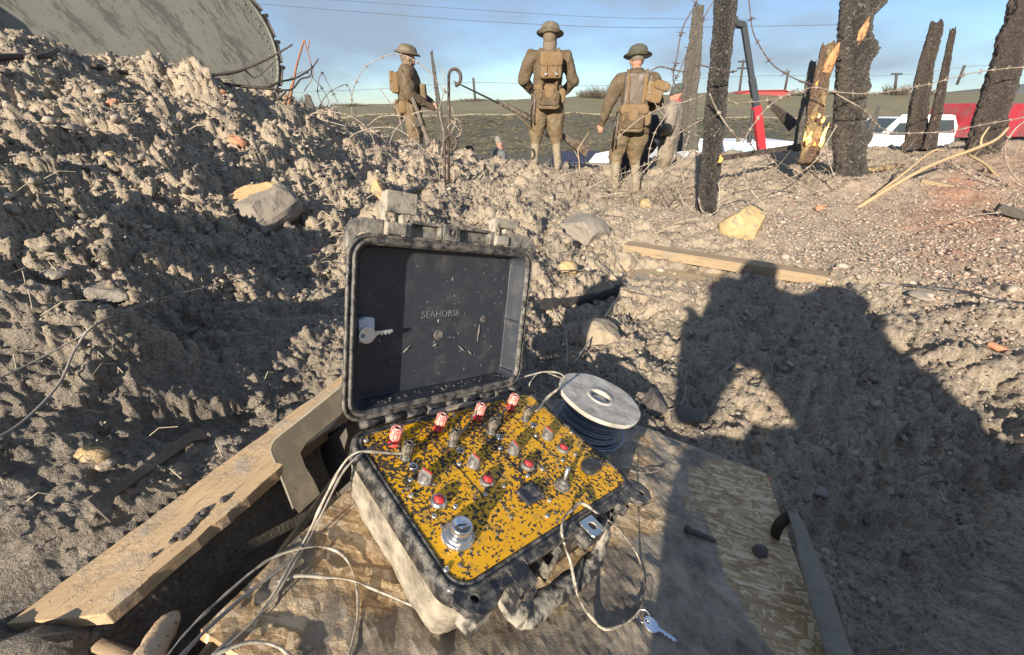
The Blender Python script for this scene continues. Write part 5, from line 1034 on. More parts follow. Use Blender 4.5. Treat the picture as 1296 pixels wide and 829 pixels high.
# fine brushwood nobody could count
m = MB()
for k in range(460):
    u = rnd.random(); 
    if k < 290: px = rnd.gauss(810, 75); py = rnd.gauss(225, 16); Y = rnd.uniform(4.3, 5.4)
    else: px = rnd.uniform(930, 1290); py = rnd.gauss(205, 12); Y = rnd.uniform(4.4, 5.6)
    c = at(px, py, Y); c[2] = gz(c[0], c[1])+.02; a = rnd.uniform(0, math.tau); e = rnd.uniform(.05, 1.2); L_ = rnd.uniform(.08, .38)
    d = np.array([math.cos(a)*math.cos(e), math.sin(a)*math.cos(e)*.5, math.sin(e)])*L_; b_ = np.array([rnd.gauss(0, .1), 0, rnd.gauss(0, .1)])*L_
    m.tube([c, c+d*.5+b_, c+d], [.0035, .0028, .0015], 4, caps=False)
o = m.obj('brushwood', grime('brushwood', (.26, .21, .15), (.10, .08, .06), .4, 20, .8), None); o['kind'] = 'stuff'; tag(o, 'thin dry brushwood and straws tangled along the trench crest', 'brushwood')
m = MB()
for k in range(120):
    px = rnd.choice([rnd.uniform(680, 860), rnd.uniform(380, 640)]); py = rnd.uniform(225, 380); c = hit(px, py) if k < 60 else hit(rnd.uniform(0, 420), rnd.uniform(120, 640)); a = rnd.uniform(0, math.tau); L_ = rnd.uniform(.02, .10)*max(.6, c[1]*.6); d = np.array([math.cos(a), math.sin(a), rnd.uniform(0, .5)])*L_
    m.tube([c+np.array([0,0,.012]), c+d*.5+np.array([0, 0, .022]), c+d+np.array([0,0,.012])], .0010*max(.7, c[1]), 4, caps=False)
o = m.obj('straws', grime('straws', (.42, .35, .24), (.2, .17, .12), .3, 20, .8), None); o['kind'] = 'stuff'; tag(o, 'scattered dry straws and rootlets on the churned mud', 'straw')
# puddle
pd = PUD; m = MB(); n = 30; m.prism([(pd[0]+.40*math.cos(t*math.tau/n)*(1+.25*math.sin(3*t*math.tau/n+1)), pd[1]+.15*math.sin(t*math.tau/n)*(1+.2*math.cos(2*t*math.tau/n))) for t in range(n)], pd[2]-.012, pd[2]+.002)
g = NT('muddy_water'); g.bump(g.noise(25, 2), .05, .003); o = m.obj('puddle', g.P(col=(.30, .235, .15), ro=.08, sp=.6), None); o['kind'] = 'structure'

# ------------------------------------------------------------------ people
KH = grime('khaki_wool', (.095, .064, .034), (.17, .13, .085), .45, 11, .95, 0, .010, .95, .12); KHT = grime('khaki_trousers', (.145, .10, .05), (.23, .18, .115), .45, 9, .95, 0, .010, .95, .12)
WEB = grime('webbing', (.19, .115, .048), (.23, .165, .10), .45, 14, .9, 0, .008, .95, .12); PUT = grime('muddy_puttees', (.24, .19, .12), (.33, .275, .195), .55, 14, .9, 0, .003); BOOT = grime('muddy_boots', (.10, .075, .05), (.28, .23, .165), .6, 14, .9, 0, .003)
HELM = grime('khaki_helmet', (.115, .095, .058), (.22, .18, .12), .42, 14, .5, 0, .001, .8, .12); HELMG = grime('green_helmet', (.085, .080, .055), (.16, .15, .11), .35, 14, .45, 0, .001); BALA = grime('knitted_hood', (.17, .13, .09), (.22, .18, .13), .4, 40, .95)
SKIN = plain('skin', (.50, .27, .19), .55, 0, .08); SKIND = plain('skin_shaded', (.42, .24, .17), .6, 0, .08); GUNW = grime('gun_wood', (.10, .065, .042), (.19, .155, .12), .5, 20, .5); GUNM = grime('gun_metal', (.05, .047, .043), (.22, .18, .14), .35, 20, .4, .5)
def rem(o, vox, sm=4, it=1):
    r = o.modifiers.new('r', 'REMESH'); r.mode = 'VOXEL'; r.voxel_size = vox; s = o.modifiers.new('s', 'SMOOTH'); s.factor = .5; s.iterations = sm; bake(o)
    o.data.polygons.foreach_set('use_smooth', [True]*len(o.data.polygons)); return o
def capsule(m, a, b, r0, r1, sq=1.0, up=(0, -1, 0), n=14):
    a, b = vec(a), vec(b); d = (b-a).normalized(); ps = []; rs = []
    for k in (-.98, -.8, -.5, 0): ps.append(a+d*r0*k); rs.append(r0*math.sqrt(1-k*k))
    for k in (0, .5, .8, .98): ps.append(b+d*r1*k); rs.append(r1*math.sqrt(1-k*k))
    m.tube(ps, rs, n, sq=sq, up=up)
def fingers(m, wr, dirn, palm_n, s=1, curl=.6):
    d = vec(dirn).normalized(); nrm = vec(palm_n); nrm = (nrm-d*nrm.dot(d)).normalized(); sd = d.cross(nrm); w = vec(wr)
    capsule(m, w, w+d*.06, .026, .030, .5, tuple(nrm), 10)
    for k, L_ in enumerate((.065, .074, .070, .055)):
        b_ = w+d*.078+sd*(k-1.5)*.0175; q = b_+(d*math.cos(curl*.6)+nrm*math.sin(curl*.6))*L_*.5; e = q+(d*math.cos(curl*1.9)+nrm*math.sin(curl*1.9))*L_*.5
        m.tube([b_-d*.02, b_, q, e], [.009, .0092, .0085, .0065], 7)
    b_ = w+d*.02-sd*.03*s; m.tube([b_, b_-sd*.022*s+d*.02+nrm*.012, b_-sd*.018*s+d*.05+nrm*.02], [.011, .0105, .008], 7)
def human(lab, P_, yaw, J, outfit, group=None, vox=.011):
    """J: joint positions in a standing frame: x right, y forward, z up"""
    R = thing('person', lab, 'person', Matrix.Translation(vec(P_)) @ Matrix.Rotation(yaw, 4, 'Z'), group)
    g = lambda k: np.array(J[k], float)
    ch, nk, hd = g('chest'), g('neck'), g('head'); pv = g('pelvis')
    m = MB()
    capsule(m, pv, pv+(ch-pv)*.5, .150, .140, .72); capsule(m, pv+(ch-pv)*.45, ch, .140, .165, .68); capsule(m, ch+(nk-ch)*.1, nk+(nk-ch)*.0, .12, .055, .8)
    capsule(m, nk-(nk-ch)*.1, hd, .052, .058)
    hdir = vec(J.get('face', (0, 1, 0))).normalized(); hu = vec(hd-nk).normalized(); hx = hdir.cross(Vector((0, 0, 1))).normalized(); HM = frame(hd, hx, hdir, Vector((0, 0, 1)))
    m.sph((0, -.012, .055), .100, 16, 12, (.76, .96, 1.12), HM); m.sph((0, .030, -.005), .062, 12, 8, (.88, .95, 1.0), HM)
    m.add([HM @ Vector(v) for v in ((-.012,.082,.045),(.012,.082,.045),(0,.086,.075),(0,.118,.035),(-.016,.085,.025),(.016,.085,.025))], [(0,2,3),(2,1,3),(0,3,4),(3,1,5),(4,3,5),(0,4,5,1),(0,1,2)])
    m.sph((0, .088, .002), .017, 8, 6, (1.4, .7, .4), HM); m.sph((0, .084, -.030), .018, 8, 6, (1, .8, .8), HM)
    for s in (-1, 1): m.sph((s*.078, -.005, .035), .030, 8, 6, (.3, .7, 1.1), HM); m.sph((s*.032, .078, .062), .014, 8, 6, (1.2, .6, .6), HM)
    for s in ('l', 'r'):
        sh, el, wr = g('sh'+s), g('el'+s), g('wr'+s); hp, kn, an = g('hip'+s), g('kn'+s), g('an'+s)
        capsule(m, ch+(nk-ch)*.45, sh, .075, .068); capsule(m, sh, el, .058, .045); capsule(m, el, wr, .043, .028)
        fingers(m, wr, J.get('hd'+s, wr-el), J.get('pn'+s, (0, 1, 0)), 1 if s == 'l' else -1, J.get('curl', .6))
        capsule(m, hp, kn, .090, .060); capsule(m, kn, an, .058, .040); tf = vec(J.get('toe'+s, (0, 1, 0))).normalized(); capsule(m, an+np.array([0, 0, -.04]), np.array(an)+np.array(tf)*.15+np.array([0, 0, -.055]), .042, .034)
    o = m.obj('body', outfit.get('skin', SKIN), R, fix=False); rem(o, vox, 3)
    oc = outfit
    if oc.get('tunic'):
        m = MB(); e = oc.get('bulk', .02)
        capsule(m, pv, pv+(ch-pv)*.5, .165+e*.3, .150+e, .76); capsule(m, pv+(ch-pv)*.45, ch, .150+e, .178+e*.7, .72); capsule(m, ch+(nk-ch)*.1, nk-(nk-ch)*.15, .135, .078, .85)
        for s in ('l', 'r'):
            sh, el, wr = g('sh'+s), g('el'+s), g('wr'+s); capsule(m, ch+(nk-ch)*.40, sh, .092, .085); capsule(m, sh, el, .074+e*.4, .062+e*.3); capsule(m, el, wr+(wr-el)*-.04, .062+e*.3, .046+e*.1)
        sk = oc.get('skirt', .22); lo = []
        for t in range(5):
            z = pv[2]+.06-sk*t/4; w_ = .165+.035*t/4; lo.append([Vector((pv[0]+w_*math.cos(a)*(1+.03*math.sin(5*a+t)), pv[1]+w_*.74*math.sin(a), z+.01*math.sin(3*a))) for a in [math.tau*k/22 for k in range(22)]])
        m.loft(lo); o = m.obj(oc.get('tn', 'tunic'), oc['tunic'], R, fix=False); rem(o, vox, 2); displace(o, .026, 6, 3, 2); displace(o, .012, 20, 5, 3)
    if oc.get('trousers'):
        m = MB(); capsule(m, (pv[0]-.03, pv[1], pv[2]-.03), (pv[0]+.03, pv[1], pv[2]-.03), .155, .155, .85)
        for s in ('l', 'r'):
            hp, kn, an = g('hip'+s), g('kn'+s), g('an'+s); k2 = kn+(an-kn)*(.25 if oc.get('puttees') else .95); capsule(m, hp+np.array([0, 0, .04]), hp+(kn-hp)*.5, .130, .122); capsule(m, hp+(kn-hp)*.4, kn+(kn-hp)*.02, .124, .100); capsule(m, kn, k2, .098, .074)
        o = m.obj('trousers', oc['trousers'], R, fix=False); rem(o, vox, 2); displace(o, .026, 7, 13, 2); displace(o, .012, 20, 15, 3)
    for s in ('l', 'r'):
        kn, an = g('kn'+s), g('an'+s)
        if oc.get('puttees'):
            m = MB(); n = 12
            for i in range(n): a = kn+(an-kn)*(.22+.78*i/n); b_ = kn+(an-kn)*(.22+.78*(i+1)/n); r = .062-.016*i/n; m.tube([a, a+(b_-a)*.12, a+(b_-a)*.88, b_], [r-.004, r, r+.001, r-.002], 16)
            m.obj('puttee', oc['puttees'], R, True)
        tf = vec(J.get('toe'+s, (0, 1, 0))).normalized(); tf = np.array(tf); m = MB(); capsule(m, an+np.array([0, 0, .04]), an+np.array([0, 0, -.03]), .056, .052); capsule(m, an-tf*.035+np.array([0, 0, -.045]), an+tf*.15+np.array([0, 0, -.058]), .048, .044, .9)
        o = m.obj('boot', oc.get('boots', BOOT), R, fix=False); rem(o, .010, 2); displace(o, .008, 30, 7)
    if oc.get('hat') == 'helmet':
        q = bpy.data.objects.new('helmet', None); COL.objects.link(q); q.parent = R; q.matrix_local = HM @ Matrix.Translation((0, -.008, .098)) @ Matrix.Rotation(math.radians(oc.get('tilt', -6)), 4, 'X')
        m = MB(); pr = [(.158, -.010), (.160, -.006), (.146, .003), (.122, .014), (.113, .030), (.108, .052), (.092, .078), (.062, .096), (.030, .103), (.0001, .105)]; m.lathe(pr, 32); m.lathe([(.156, -.011), (.120, .008), (.105, .028), (.0001, .09)], 32)
        o = m.obj('helmet_shell', oc['helm'], q, True); o.scale = (.94, 1.08, 1); q.scale = (1.12, 1.12, 1.06); m = MB(); m.tube([(.159*.94*math.cos(t*math.tau/40), .159*1.08*math.sin(t*math.tau/40), -.009) for t in range(41)], .0025, 6, caps=False); m.obj('helmet_rim', oc['helm'], q, True)
        m = MB(); m.tube([HM @ Vector(v) for v in ((-.083, .01, .09), (-.080, .03, .03), (-.05, .055, -.03), (0, .065, -.055), (.05, .055, -.03), (.080, .03, .03), (.083, .01, .09))], .004, 6); m.obj('chin_strap', WEB, R, True)
    if oc.get('hat') == 'beanie':
        m = MB(); m.lathe([(.089, .035), (.094, .050), (.094, .085), (.090, .115), (.078, .148), (.05, .170), (.02, .178), (.0001, .178)], 20, HM @ Matrix.Translation((0, -.01, 0))); m.obj('beanie', oc['helm'], R, True)
    if oc.get('hair'):
        m = MB(); m.sph((0, -.022, .062), .104, 16, 10, (.78, .94, 1.10), HM); o = m.obj('hair', oc['hair'], R, True)
        me = o.data; b = bmesh.new(); b.from_mesh(me); inv = HM.inverted(); bmesh.ops.delete(b, geom=[v for v in b.verts if (inv @ v.co).y > .045 and (inv @ v.co).z < .115 or (inv @ v.co).z < .0], context='VERTS'); b.to_mesh(me); b.free(); displace(o, .006, 60, 3)
    if oc.get('hood'):
        m = MB(); m.sph((0, -.020, .045), .106, 16, 10, (.80, .92, 1.06), HM); capsule(m, nk-(nk-ch)*.1, hd-(hd-nk)*.1+np.array([0, -.0, 0]), .082, .088); o = m.obj('balaclava', oc['hood'], R, fix=False); 
        b = bmesh.new(); b.from_mesh(o.data); inv = HM.inverted(); bmesh.ops.delete(b, geom=[v for v in b.verts if (inv @ v.co).y > .05 and -.07 < (inv @ v.co).z < .13], context='VERTS'); b.to_mesh(o.data); b.free(); o.data.polygons.foreach_set('use_smooth', [True]*len(o.data.polygons)); displace(o, .006, 30, 4)
    if oc.get('collar'):
        m = MB(); c = nk; m.lathe([(.068, -.02), (.088, .0), (.084, .035), (.072, .038), (.066, .0)], 20, o=c); m.obj('collar', oc['collar'], R, True)
    return R, HM
def std(**k):
    J = dict(pelvis=(0, 0, .93), chest=(0, .0, 1.30), neck=(0, -.005, 1.46), head=(0, .005, 1.53), shl=(-.205, 0, 1.39), shr=(.205, 0, 1.39), ell=(-.29, -.02, 1.12), elr=(.29, -.02, 1.12), wrl=(-.24, .10, .92), wrr=(.24, .10, .92),
             hipl=(-.095, 0, .90), hipr=(.095, 0, .90), knl=(-.115, .02, .50), knr=(.115, .02, .50), anl=(-.13, -.01, .10), anr=(.13, -.01, .10)); J.update(k); return J
SOL = dict(tunic=KH, trousers=KHT, puttees=PUT, boots=BOOT, hat='helmet', helm=HELM, bulk=.032)
def soft_box(name, x0, x1, y0, y1, z0, z1, mat, R, r=.02, amp=.006, M=None, taper=0):
    m = MB(); lo = [[Vector((p.x, y, p.y)) for p in rrect(x0+i+taper*0, x1-i, z0+i, z1-i, max(r-i*.3, .004), 4)] for y, i in ((y0, .012), (y0+.012, .0), ((y0+y1)/2, -.004), (y1-.012, 0), (y1, .012))]
    m.loft(lo); o = m.obj(name, mat, R, True); s = o.modifiers.new('s', 'SUBSURF'); s.subdivision_type = 'CATMULL_CLARK'; s.levels = 2; bake(o); displace(o, amp, 16, 3, 3)
    if M is not None: o.matrix_local = M
    return o
def kit_back(R, dz=0, pack=True, hav=True):
    if pack:
        soft_box('small_pack', -.135, .135, -.255, -.135, 1.13+dz, 1.40+dz, WEB, R, .035)
        soft_box('pack_flap', -.140, .140, -.268, -.205, 1.26+dz, 1.415+dz, WEB, R, .04, .004)
        for s in (-1, 1):
            m = MB(); m.box(s*.065-.011, s*.065+.011, -.276, -.262, 1.16+dz, 1.30+dz); m.obj('pack_strap', WEB, R, bevel=.002); m = MB(); m.box(s*.065-.016, s*.065+.016, -.282, -.274, 1.165+dz, 1.192+dz); m.obj('buckle', STEEL, R, bevel=.003)
    for s in (-1, 1):
        m = MB(); m.tube([(s*.09, .12, 1.30), (s*.10, .06, 1.44), (s*.11, -.03, 1.475), (s*.10, -.14, 1.40), (s*.09, -.16, 1.15), (s*.08, -.16, 1.06)], .022, 8, sq=.18, up=(0, 0, 1)); m.obj('shoulder_strap', WEB, R, True)
    m = MB(); lo = []
    for z in (1.015, 1.02, 1.065, 1.07): lo.append([Vector(((.188+.004*(z > 1.016 and z < 1.068))*math.cos(t*math.tau/30), (.150+.004*(z > 1.016 and z < 1.068))*math.sin(t*math.tau/30), z)) for t in range(30)])
    m.loft(lo, False, False); m.obj('belt', WEB, R, True)
    if hav:
        soft_box('haversack', -.155, .130, -.225, -.140, .79, 1.00, KHT, R, .04, .008); soft_box('haversack_flap', -.150, .125, -.245, -.19, .83, 1.01, KH, R, .05, .006)
        soft_box('entrenching_tool_cover', -.07, .05, -.25, -.18, .91, 1.05, WEB, R, .03, .006)
        for x in (-.10, .085): m = MB(); m.tube([(x, -.17, 1.06), (x-.02, -.235, .98), (x-.03, -.255, .90)], .013, 8, sq=.25); m.obj('haversack_strap', WEB, R, True)
        soft_box('water_bottle', .125, .215, -.16, -.05, .86, 1.03, WEB, R, .04, .005)
        m = MB(); m.tube([(-.19, -.06, 1.02), (-.215, -.07, .82), (-.225, -.08, .58)], [.018, .014, .009], 10); m.obj('scabbard', GUNM, R, True); m = MB(); m.tube([(-.175, -.10, 1.0), (-.19, -.11, .62)], .015, 10); m.obj('helve', GUNW, R, True)
def rifle(lab, a, b, roll=(0, 0, 1), bay=True):
    """a = butt end, b = muzzle end"""
    a, b = vec(a), vec(b); X = (b-a); L_ = X.length; X.normalize(); Z = Vector(roll); Z = (Z-X*Z.dot(X)).normalized(); Y = Z.cross(X); R = thing('rifle', lab, 'rifle', frame(a, X, Y, Z)); s = L_/(1.57 if bay else 1.13)
    m = MB(); m.loft([[Vector((x*s, y*w*s, z*s)) for y, z in ((-1, z0), (1, z0), (1, z1), (-1, z1))] for x, w, z0, z1 in ((0, .022, -.105, .02), (.03, .024, -.10, .02), (.22, .020, -.062, .012), (.33, .017, -.035, .010), (.38, .017, -.045, .008), (.42, .021, -.030, .014), (.60, .022, -.026, .018), (1.02, .018, -.012, .016), (1.08, .016, -.010, .016))]); m.obj('stock', GUNW, R, bevel=.004*s)
    m = MB(); m.tube([(.40*s, 0, .022*s), (.60*s, 0, .022*s), (1.13*s, 0, .018*s)], [.013*s, .012*s, .009*s], 10); m.obj('barrel', GUNM, R, True)
    m = MB(); m.box(.42*s, .54*s, -.012*s, .012*s, -.085*s, -.026*s); m.obj('magazine', GUNM, R, bevel=.004*s); m = MB(); m.tube([(.44*s, .02*s, .02*s), (.44*s, .055*s, .005*s), (.44*s, .06*s, -.015*s)], .006*s, 8); m.obj('bolt_handle', GUNM, R, True)
    m = MB(); m.tube([(.40*s, 0, -.03*s), (.37*s, 0, -.062*s), (.33*s, 0, -.055*s), (.31*s, 0, -.03*s)], .004*s, 6); m.obj('trigger_guard', GUNM, R, True)
    m = MB(); m.tube([(.12*s, 0, -.08*s), (.35*s, .03*s, -.12*s), (.70*s, .03*s, -.09*s), (.90*s, 0, -.02*s)], .014*s, 6, sq=.25); m.obj('sling', WEB, R, True)
    if bay: m = MB(); m.prism([(1.10*s, -.012*s), (1.54*s, -.010*s), (1.57*s, 0), (1.10*s, .006*s)], -.003*s, .003*s, Matrix.Rotation(math.pi/2, 4, 'X')); m.obj('bayonet', GUNM, R)
    return R
# middle soldier: back view, rifle held across
def feet(px, py, Y): return at(px, py, Y)
f2_ = feet(690, 217, 6.4)
s2, _ = human('soldier in the middle seen from behind, khaki tunic, steel helmet and square back pack', f2_, math.radians(3), std(head=(.01, .03, 1.545), face=(.35, 1, -.15), wrl=(-.16, .22, 1.0), ell=(-.33, .02, 1.13), wrr=(.20, .20, .96), elr=(.33, 0, 1.12), knl=(-.14, .03, .50), anl=(-.16, -.02, .10), anr=(.17, -.03, .10), knr=(.13, .03, .5), toel=(-.3, 1, 0), toer=(.3, 1, 0), hdl=(.3, 1, -.2), hdr=(-.5, .8, -.1)), dict(SOL, hood=BALA))
kit_back(s2)
mz = at(573, 101, 5.9); bt = at(745, 186, 6.75); rifle('long rifle with fixed bayonet held level by the middle soldier, muzzle pointing left', bt, mz)
# left soldier: profile facing right
f1_ = feet(508, 0, 7.3); f1_[2] = at(505, 57, 7.3)[2]-1.735
s1, _ = human('soldier on the left in profile facing right, helmet over knitted hood, hand on rifle', f1_, math.radians(-86), std(head=(0, .02, 1.545), face=(-.05, 1, -.12), wrr=(.10, .34, .93), elr=(.26, .02, 1.10), wrl=(-.05, .30, 1.0), ell=(-.27, .05, 1.12), hdr=(-.1, 1, .1), pnr=(-1, .2, 0), curl=1.1, chest=(0, -.01, 1.30)), dict(SOL, hood=BALA, bulk=.075))
kit_back(s1, 0, True, True)
rifle('rifle held upright against the left soldier\'s shoulder', at(551, 196, 7.0), at(507, 88, 7.0), (1, 0, 0), False)
m = MB(); o = soft_box('ammunition_pouch', .02, .10, .13, .19, 1.02, 1.10, WEB, s1, .012, .004); o = soft_box('ammunition_pouch', .02, .10, .14, .20, 1.12, 1.19, WEB, s1, .012, .004); o = soft_box('chest_satchel', -.03, .16, .16, .25, 1.0, 1.25, KHT, s1, .03, .008)
# right soldier: walking away
f3_ = feet(789, 246, 6.05)
s3, _ = human('soldier on the right walking away, green steel helmet, arm hanging out to the left', f3_, math.radians(-9), std(pelvis=(.03, 0, .93), chest=(.02, .06, 1.30), neck=(.0, .10, 1.46), head=(-.01, .13, 1.54), face=(-.15, 1, -.1), shl=(-.18, .05, 1.38), shr=(.21, .07, 1.37), ell=(-.31, -.02, 1.12), wrl=(-.37, .04, .87), hdl=(-.15, .25, -1), elr=(.30, .08, 1.12), wrr=(.20, .26, 1.02), hipl=(-.08, 0, .9), hipr=(.12, 0, .9), knl=(-.15, .10, .52), anl=(-.13, -.08, .12), knr=(.10, .10, .52), anr=(.15, .0, .10)), dict(SOL, helm=HELMG, hair=plain('grey_hair', (.16, .13, .10), .8), collar=plain('dark_scarf', (.07, .065, .05), .9), bulk=.028))
kit_back(s3, 0, False, True)
o = soft_box('side_satchel', -.10, .12, -.05, .06, -.10, .12, WEB, s3, .04, .010, Matrix.Translation((.20, -.11, 1.22)) @ Matrix.Rotation(math.radians(14), 4, 'Y')); o = soft_box('satchel_flap', -.02, .17, -.06, .05, .03, .13, WEB, s3, .035, .010, Matrix.Translation((.20, -.12, 1.24)) @ Matrix.Rotation(math.radians(16), 4, 'Y'))
soft_box('leather_jerkin', -.155, .150, -.190, .02, 1.02, 1.44, grime('leather_jerkin', (.10, .075, .055), (.19, .16, .12), .4, 14, .5), s3, .06, .012, Matrix.Translation((.01, .06, .0)))
soft_box('rolled_cape', -.17, .17, -.20, -.10, .98, 1.10, WEB, s3, .05, .010)
# onlookers
CIV = dict(tn='jacket', boots=BOOT)
fb_ = feet(874, 0, 7.3); fb_[2] = at(872, 104, 7.3)[2]-1.72
human('man in grey beanie and muddy dark jacket with red collar, behind the front trunk', fb_, math.radians(62), std(face=(0, 1, -.25), wrr=(.14, .28, 1.0), wrl=(-.14, .28, 1.0), curl=1.0), dict(CIV, tunic=grime('dirty_grey_coat', (.17, .15, .13), (.28, .24, .19), .5, 7, .9, 0, .003, .9, .12), trousers=grime('muddy_trousers', (.15, .12, .09), (.26, .21, .15), .5, 8), hat='beanie', helm=plain('grey_green_beanie', (.075, .085, .07), .95), collar=plain('red_collar', (.50, .05, .06), .8), bulk=.05, skirt=.34), vox=.013)
fd_ = feet(828, 0, 7.0); fd_[2] = at(828, 122, 7.0)[2]-1.70
human('person in black clothes almost hidden behind the walking soldier', fd_, math.radians(10), std(), dict(CIV, tunic=plain('black_jacket', (.018, .020, .028), .8), trousers=plain('black_trousers', (.018, .02, .026), .8), hat='beanie', helm=plain('black_beanie', (.015, .016, .02), .9), bulk=.05), vox=.015)
fe_ = feet(630, 0, 9.6); fe_[2] = at(632, 173, 9.6)[2]-1.70
human('balding man in grey fleece and black vest far down in the field behind', fe_, math.radians(-75), std(face=(0, 1, -.6), wrr=(.12, .30, 1.05), wrl=(-.12, .30, 1.05)), dict(CIV, tunic=plain('grey_fleece', (.13, .135, .14), .9), trousers=plain('dark_trousers', (.04, .04, .045), .9), hair=plain('grey_stubble', (.22, .19, .17), .8), bulk=.03), vox=.016)
ff_ = feet(586, 0, 9.2); ff_[2] = at(586, 187, 9.2)[2]-1.66
human('dark-clothed figure barely showing over the soil right of the picket', ff_, math.radians(200), std(), dict(CIV, tunic=plain('navy_jacket', (.035, .037, .05), .9), trousers=plain('jeans', (.04, .05, .07), .9), hat='beanie', helm=plain('brown_hat', (.06, .045, .04), .9), bulk=.04), vox=.018)
# the photographer, crouching behind the camera: only the shadow shows
JK = dict(pelvis=(.46, -.82, -.18), chest=(.30, -.56, .07), neck=(.26, -.46, .26), head=(.22, -.40, .265), face=(-.3, 1, -.4), shl=(.06, -.46, .235), shr=(.50, -.54, .24), ell=(-.02, -.31, -.15), wrl=(.0, -.17, -.03), elr=(.29, -.33, -.10), wrr=(.10, -.18, -.03), hdl=(.05, .2, .15), hdr=(-1, .3, .1),
          hipl=(.40, -.82, -.22), hipr=(.62, -.84, -.24), knl=(-.01, -.42, -.30), knr=(.86, -.46, -.28), anl=(.14, -.68, -.56), anr=(.86, -.76, -.60), curl=1.1)
human('crouching photographer in dark coat behind the view, casting the big shadow on the mud', (0, 0, 0), 0, JK, dict(CIV, tunic=plain('dark_coat', (.03, .03, .035), .9), trousers=plain('work_trousers', (.05, .05, .05), .9), hat='beanie', helm=plain('woollen_hat', (.04, .04, .045), .9), bulk=.08, skirt=.30), vox=.018)

# ------------------------------------------------------------------ the tank
def tank():
    p1 = at(352, 70, 6.4); p0 = at(0, 50, 4.7); X = vec(p1-p0); X.z = 0; X.normalize(); Z = Vector((0, 0, 1)); Y = Z.cross(X)        # local x towards the nose, y away from us
    p1 = vec(p1)
    g = NT('grey_tank_paint'); n = g.noise(2.2, 7, .6, g.co((3.2, 1, .8), (0, .55, 0))); n2 = g.noise(16, 7, .68, g.co((2.4, 1, .7), (0, .55, 0))); n3 = g.noise(3, 3)
    f = g.ramp(g.math('ADD', g.math('MULTIPLY', n2, .65), g.math('MULTIPLY', n, .62)), [(.62, 0.), (.72, 1.)]); c = g.mix(n3, (.18, .18, .145), (.24, .24, .20)); c = g.mix(g.math('MULTIPLY', f, .75), c, (.085, .08, .075)); sp2 = g.ramp(g.noise(30, 3, .6), [(.64, 0.), (.68, 1.)]); c = g.mix(g.math('MULTIPLY', sp2, .7), c, (.10, .09, .08)); g.bump(f, .3, .004); PNT = g.P(col=c, ro=.7)
    TRK = grime('track_steel', (.06, .055, .048), (.20, .17, .13), .45, 8, .6, .3, .003)
    R = thing('tank', 'grey-green rhomboid tank with mud-streaked side and curved track horn rising behind the left mound', 'tank', frame(p1, X, Y, Z))
    # outline in local x (forward), z
    r = .74; oc = (-r, .02); out = []
    for a in range(70, -75, -6): out.append((oc[0]+r*math.cos(math.radians(a)), oc[1]+r*math.sin(math.radians(a))*1.08))
    low = [(-1.2, -1.15), (-2.2, -1.65), (-4.2, -1.80), (-6.2, -1.55), (-7.2, -1.1), (-7.45, -.6), (-7.1, -.2), (-5.0, .75), (-3.0, 1.05), (-1.6, 1.00)]
    ol = out+low
    TM = Matrix.Rotation(math.pi/2, 4, 'X')          # prism z -> -y
    m = MB(); m.prism(ol, -.0, .03, TM @ Matrix.Translation((0, 0, 0))); m.prism([(x*1.0, z) for x, z in ol], -.62, -.56, TM); o = m.obj('track_frame_plates', PNT, R)
    o['kind'] = 'stuff'
    del o['kind']
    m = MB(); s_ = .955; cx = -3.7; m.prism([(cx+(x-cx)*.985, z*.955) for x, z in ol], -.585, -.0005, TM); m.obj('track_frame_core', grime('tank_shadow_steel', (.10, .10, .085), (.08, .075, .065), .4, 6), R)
    # rim strip along the plate edge
    m = MB(); pts = [(cx+(x-cx)*.993, -.030, z*.972) for x, z in ol[:len(out)]]; m.tube(pts, .016, 6); m.obj('edge_strip', PNT, R, True)
    # rivets
    for z_, n_ in ((.965, 60),):
        src = None
        for k in range(len(ol)-1):
            a, b_ = ol[k], ol[k+1]; L_ = math.hypot(b_[0]-a[0], b_[1]-a[1]); q = max(1, int(L_/.11))
            if a[0] < -4.5: continue
            for i in range(q):
                x = a[0]+(b_[0]-a[0])*i/q; z = a[1]+(b_[1]-a[1])*i/q; x = cx+(x-cx)*.972; z *= .93
                if src is None: m = MB(); m.sph((0, 0, 0), .011, 8, 4, (1, .5, 1)); src = m.obj('rivet', PNT, R, True); oo = src
                else: oo = src.copy(); COL.objects.link(oo); oo.parent = R
                oo.location = (x, -.032, z)
    # track shoes
    per = []; L0 = 0; full = ol+[ol[0]]
    for k in range(len(full)-1):
        a, b_ = full[k], full[k+1]; per.append((L0, a, b_)); L0 += math.hypot(b_[0]-a[0], b_[1]-a[1])
    m = MB(); m.loft([[Vector((x, y, z)) for x, y in ((-.122, -.04), (.122, -.04), (.122, .62), (-.122, .62))] for z in (.008, .030)]); m.box(-.118, -.085, -.035, .61, .030, .055); sh = m.obj('track_shoe', TRK, R, bevel=.004); first = True
    N = int(L0/.262)
    for i in range(N):
        d = (i+.5)*L0/N
        for l0, a, b_ in per:
            ll_ = math.hypot(b_[0]-a[0], b_[1]-a[1])
            if l0 <= d < l0+ll_: t = (d-l0)/ll_; x = a[0]+(b_[0]-a[0])*t; z = a[1]+(b_[1]-a[1])*t; ang = math.atan2(b_[1]-a[1], b_[0]-a[0]); break
        o = sh if first else sh.copy()
        if not first: COL.objects.link(o); o.parent = R
        first = False; o.matrix_local = Matrix.Translation((x, 0, z)) @ Matrix.Rotation(-ang, 4, 'Y') 
    # hull and sponson with its dark recess
    m = MB(); m.loft([[Vector((x, y, z)) for x, z in ((-6.6, -.9), (-2.6, -1.5), (-1.3, -.6), (-2.4, .65), (-6.3, .45))] for y in (.62, 2.0)]); m.obj('hull', PNT, R, bevel=.01)
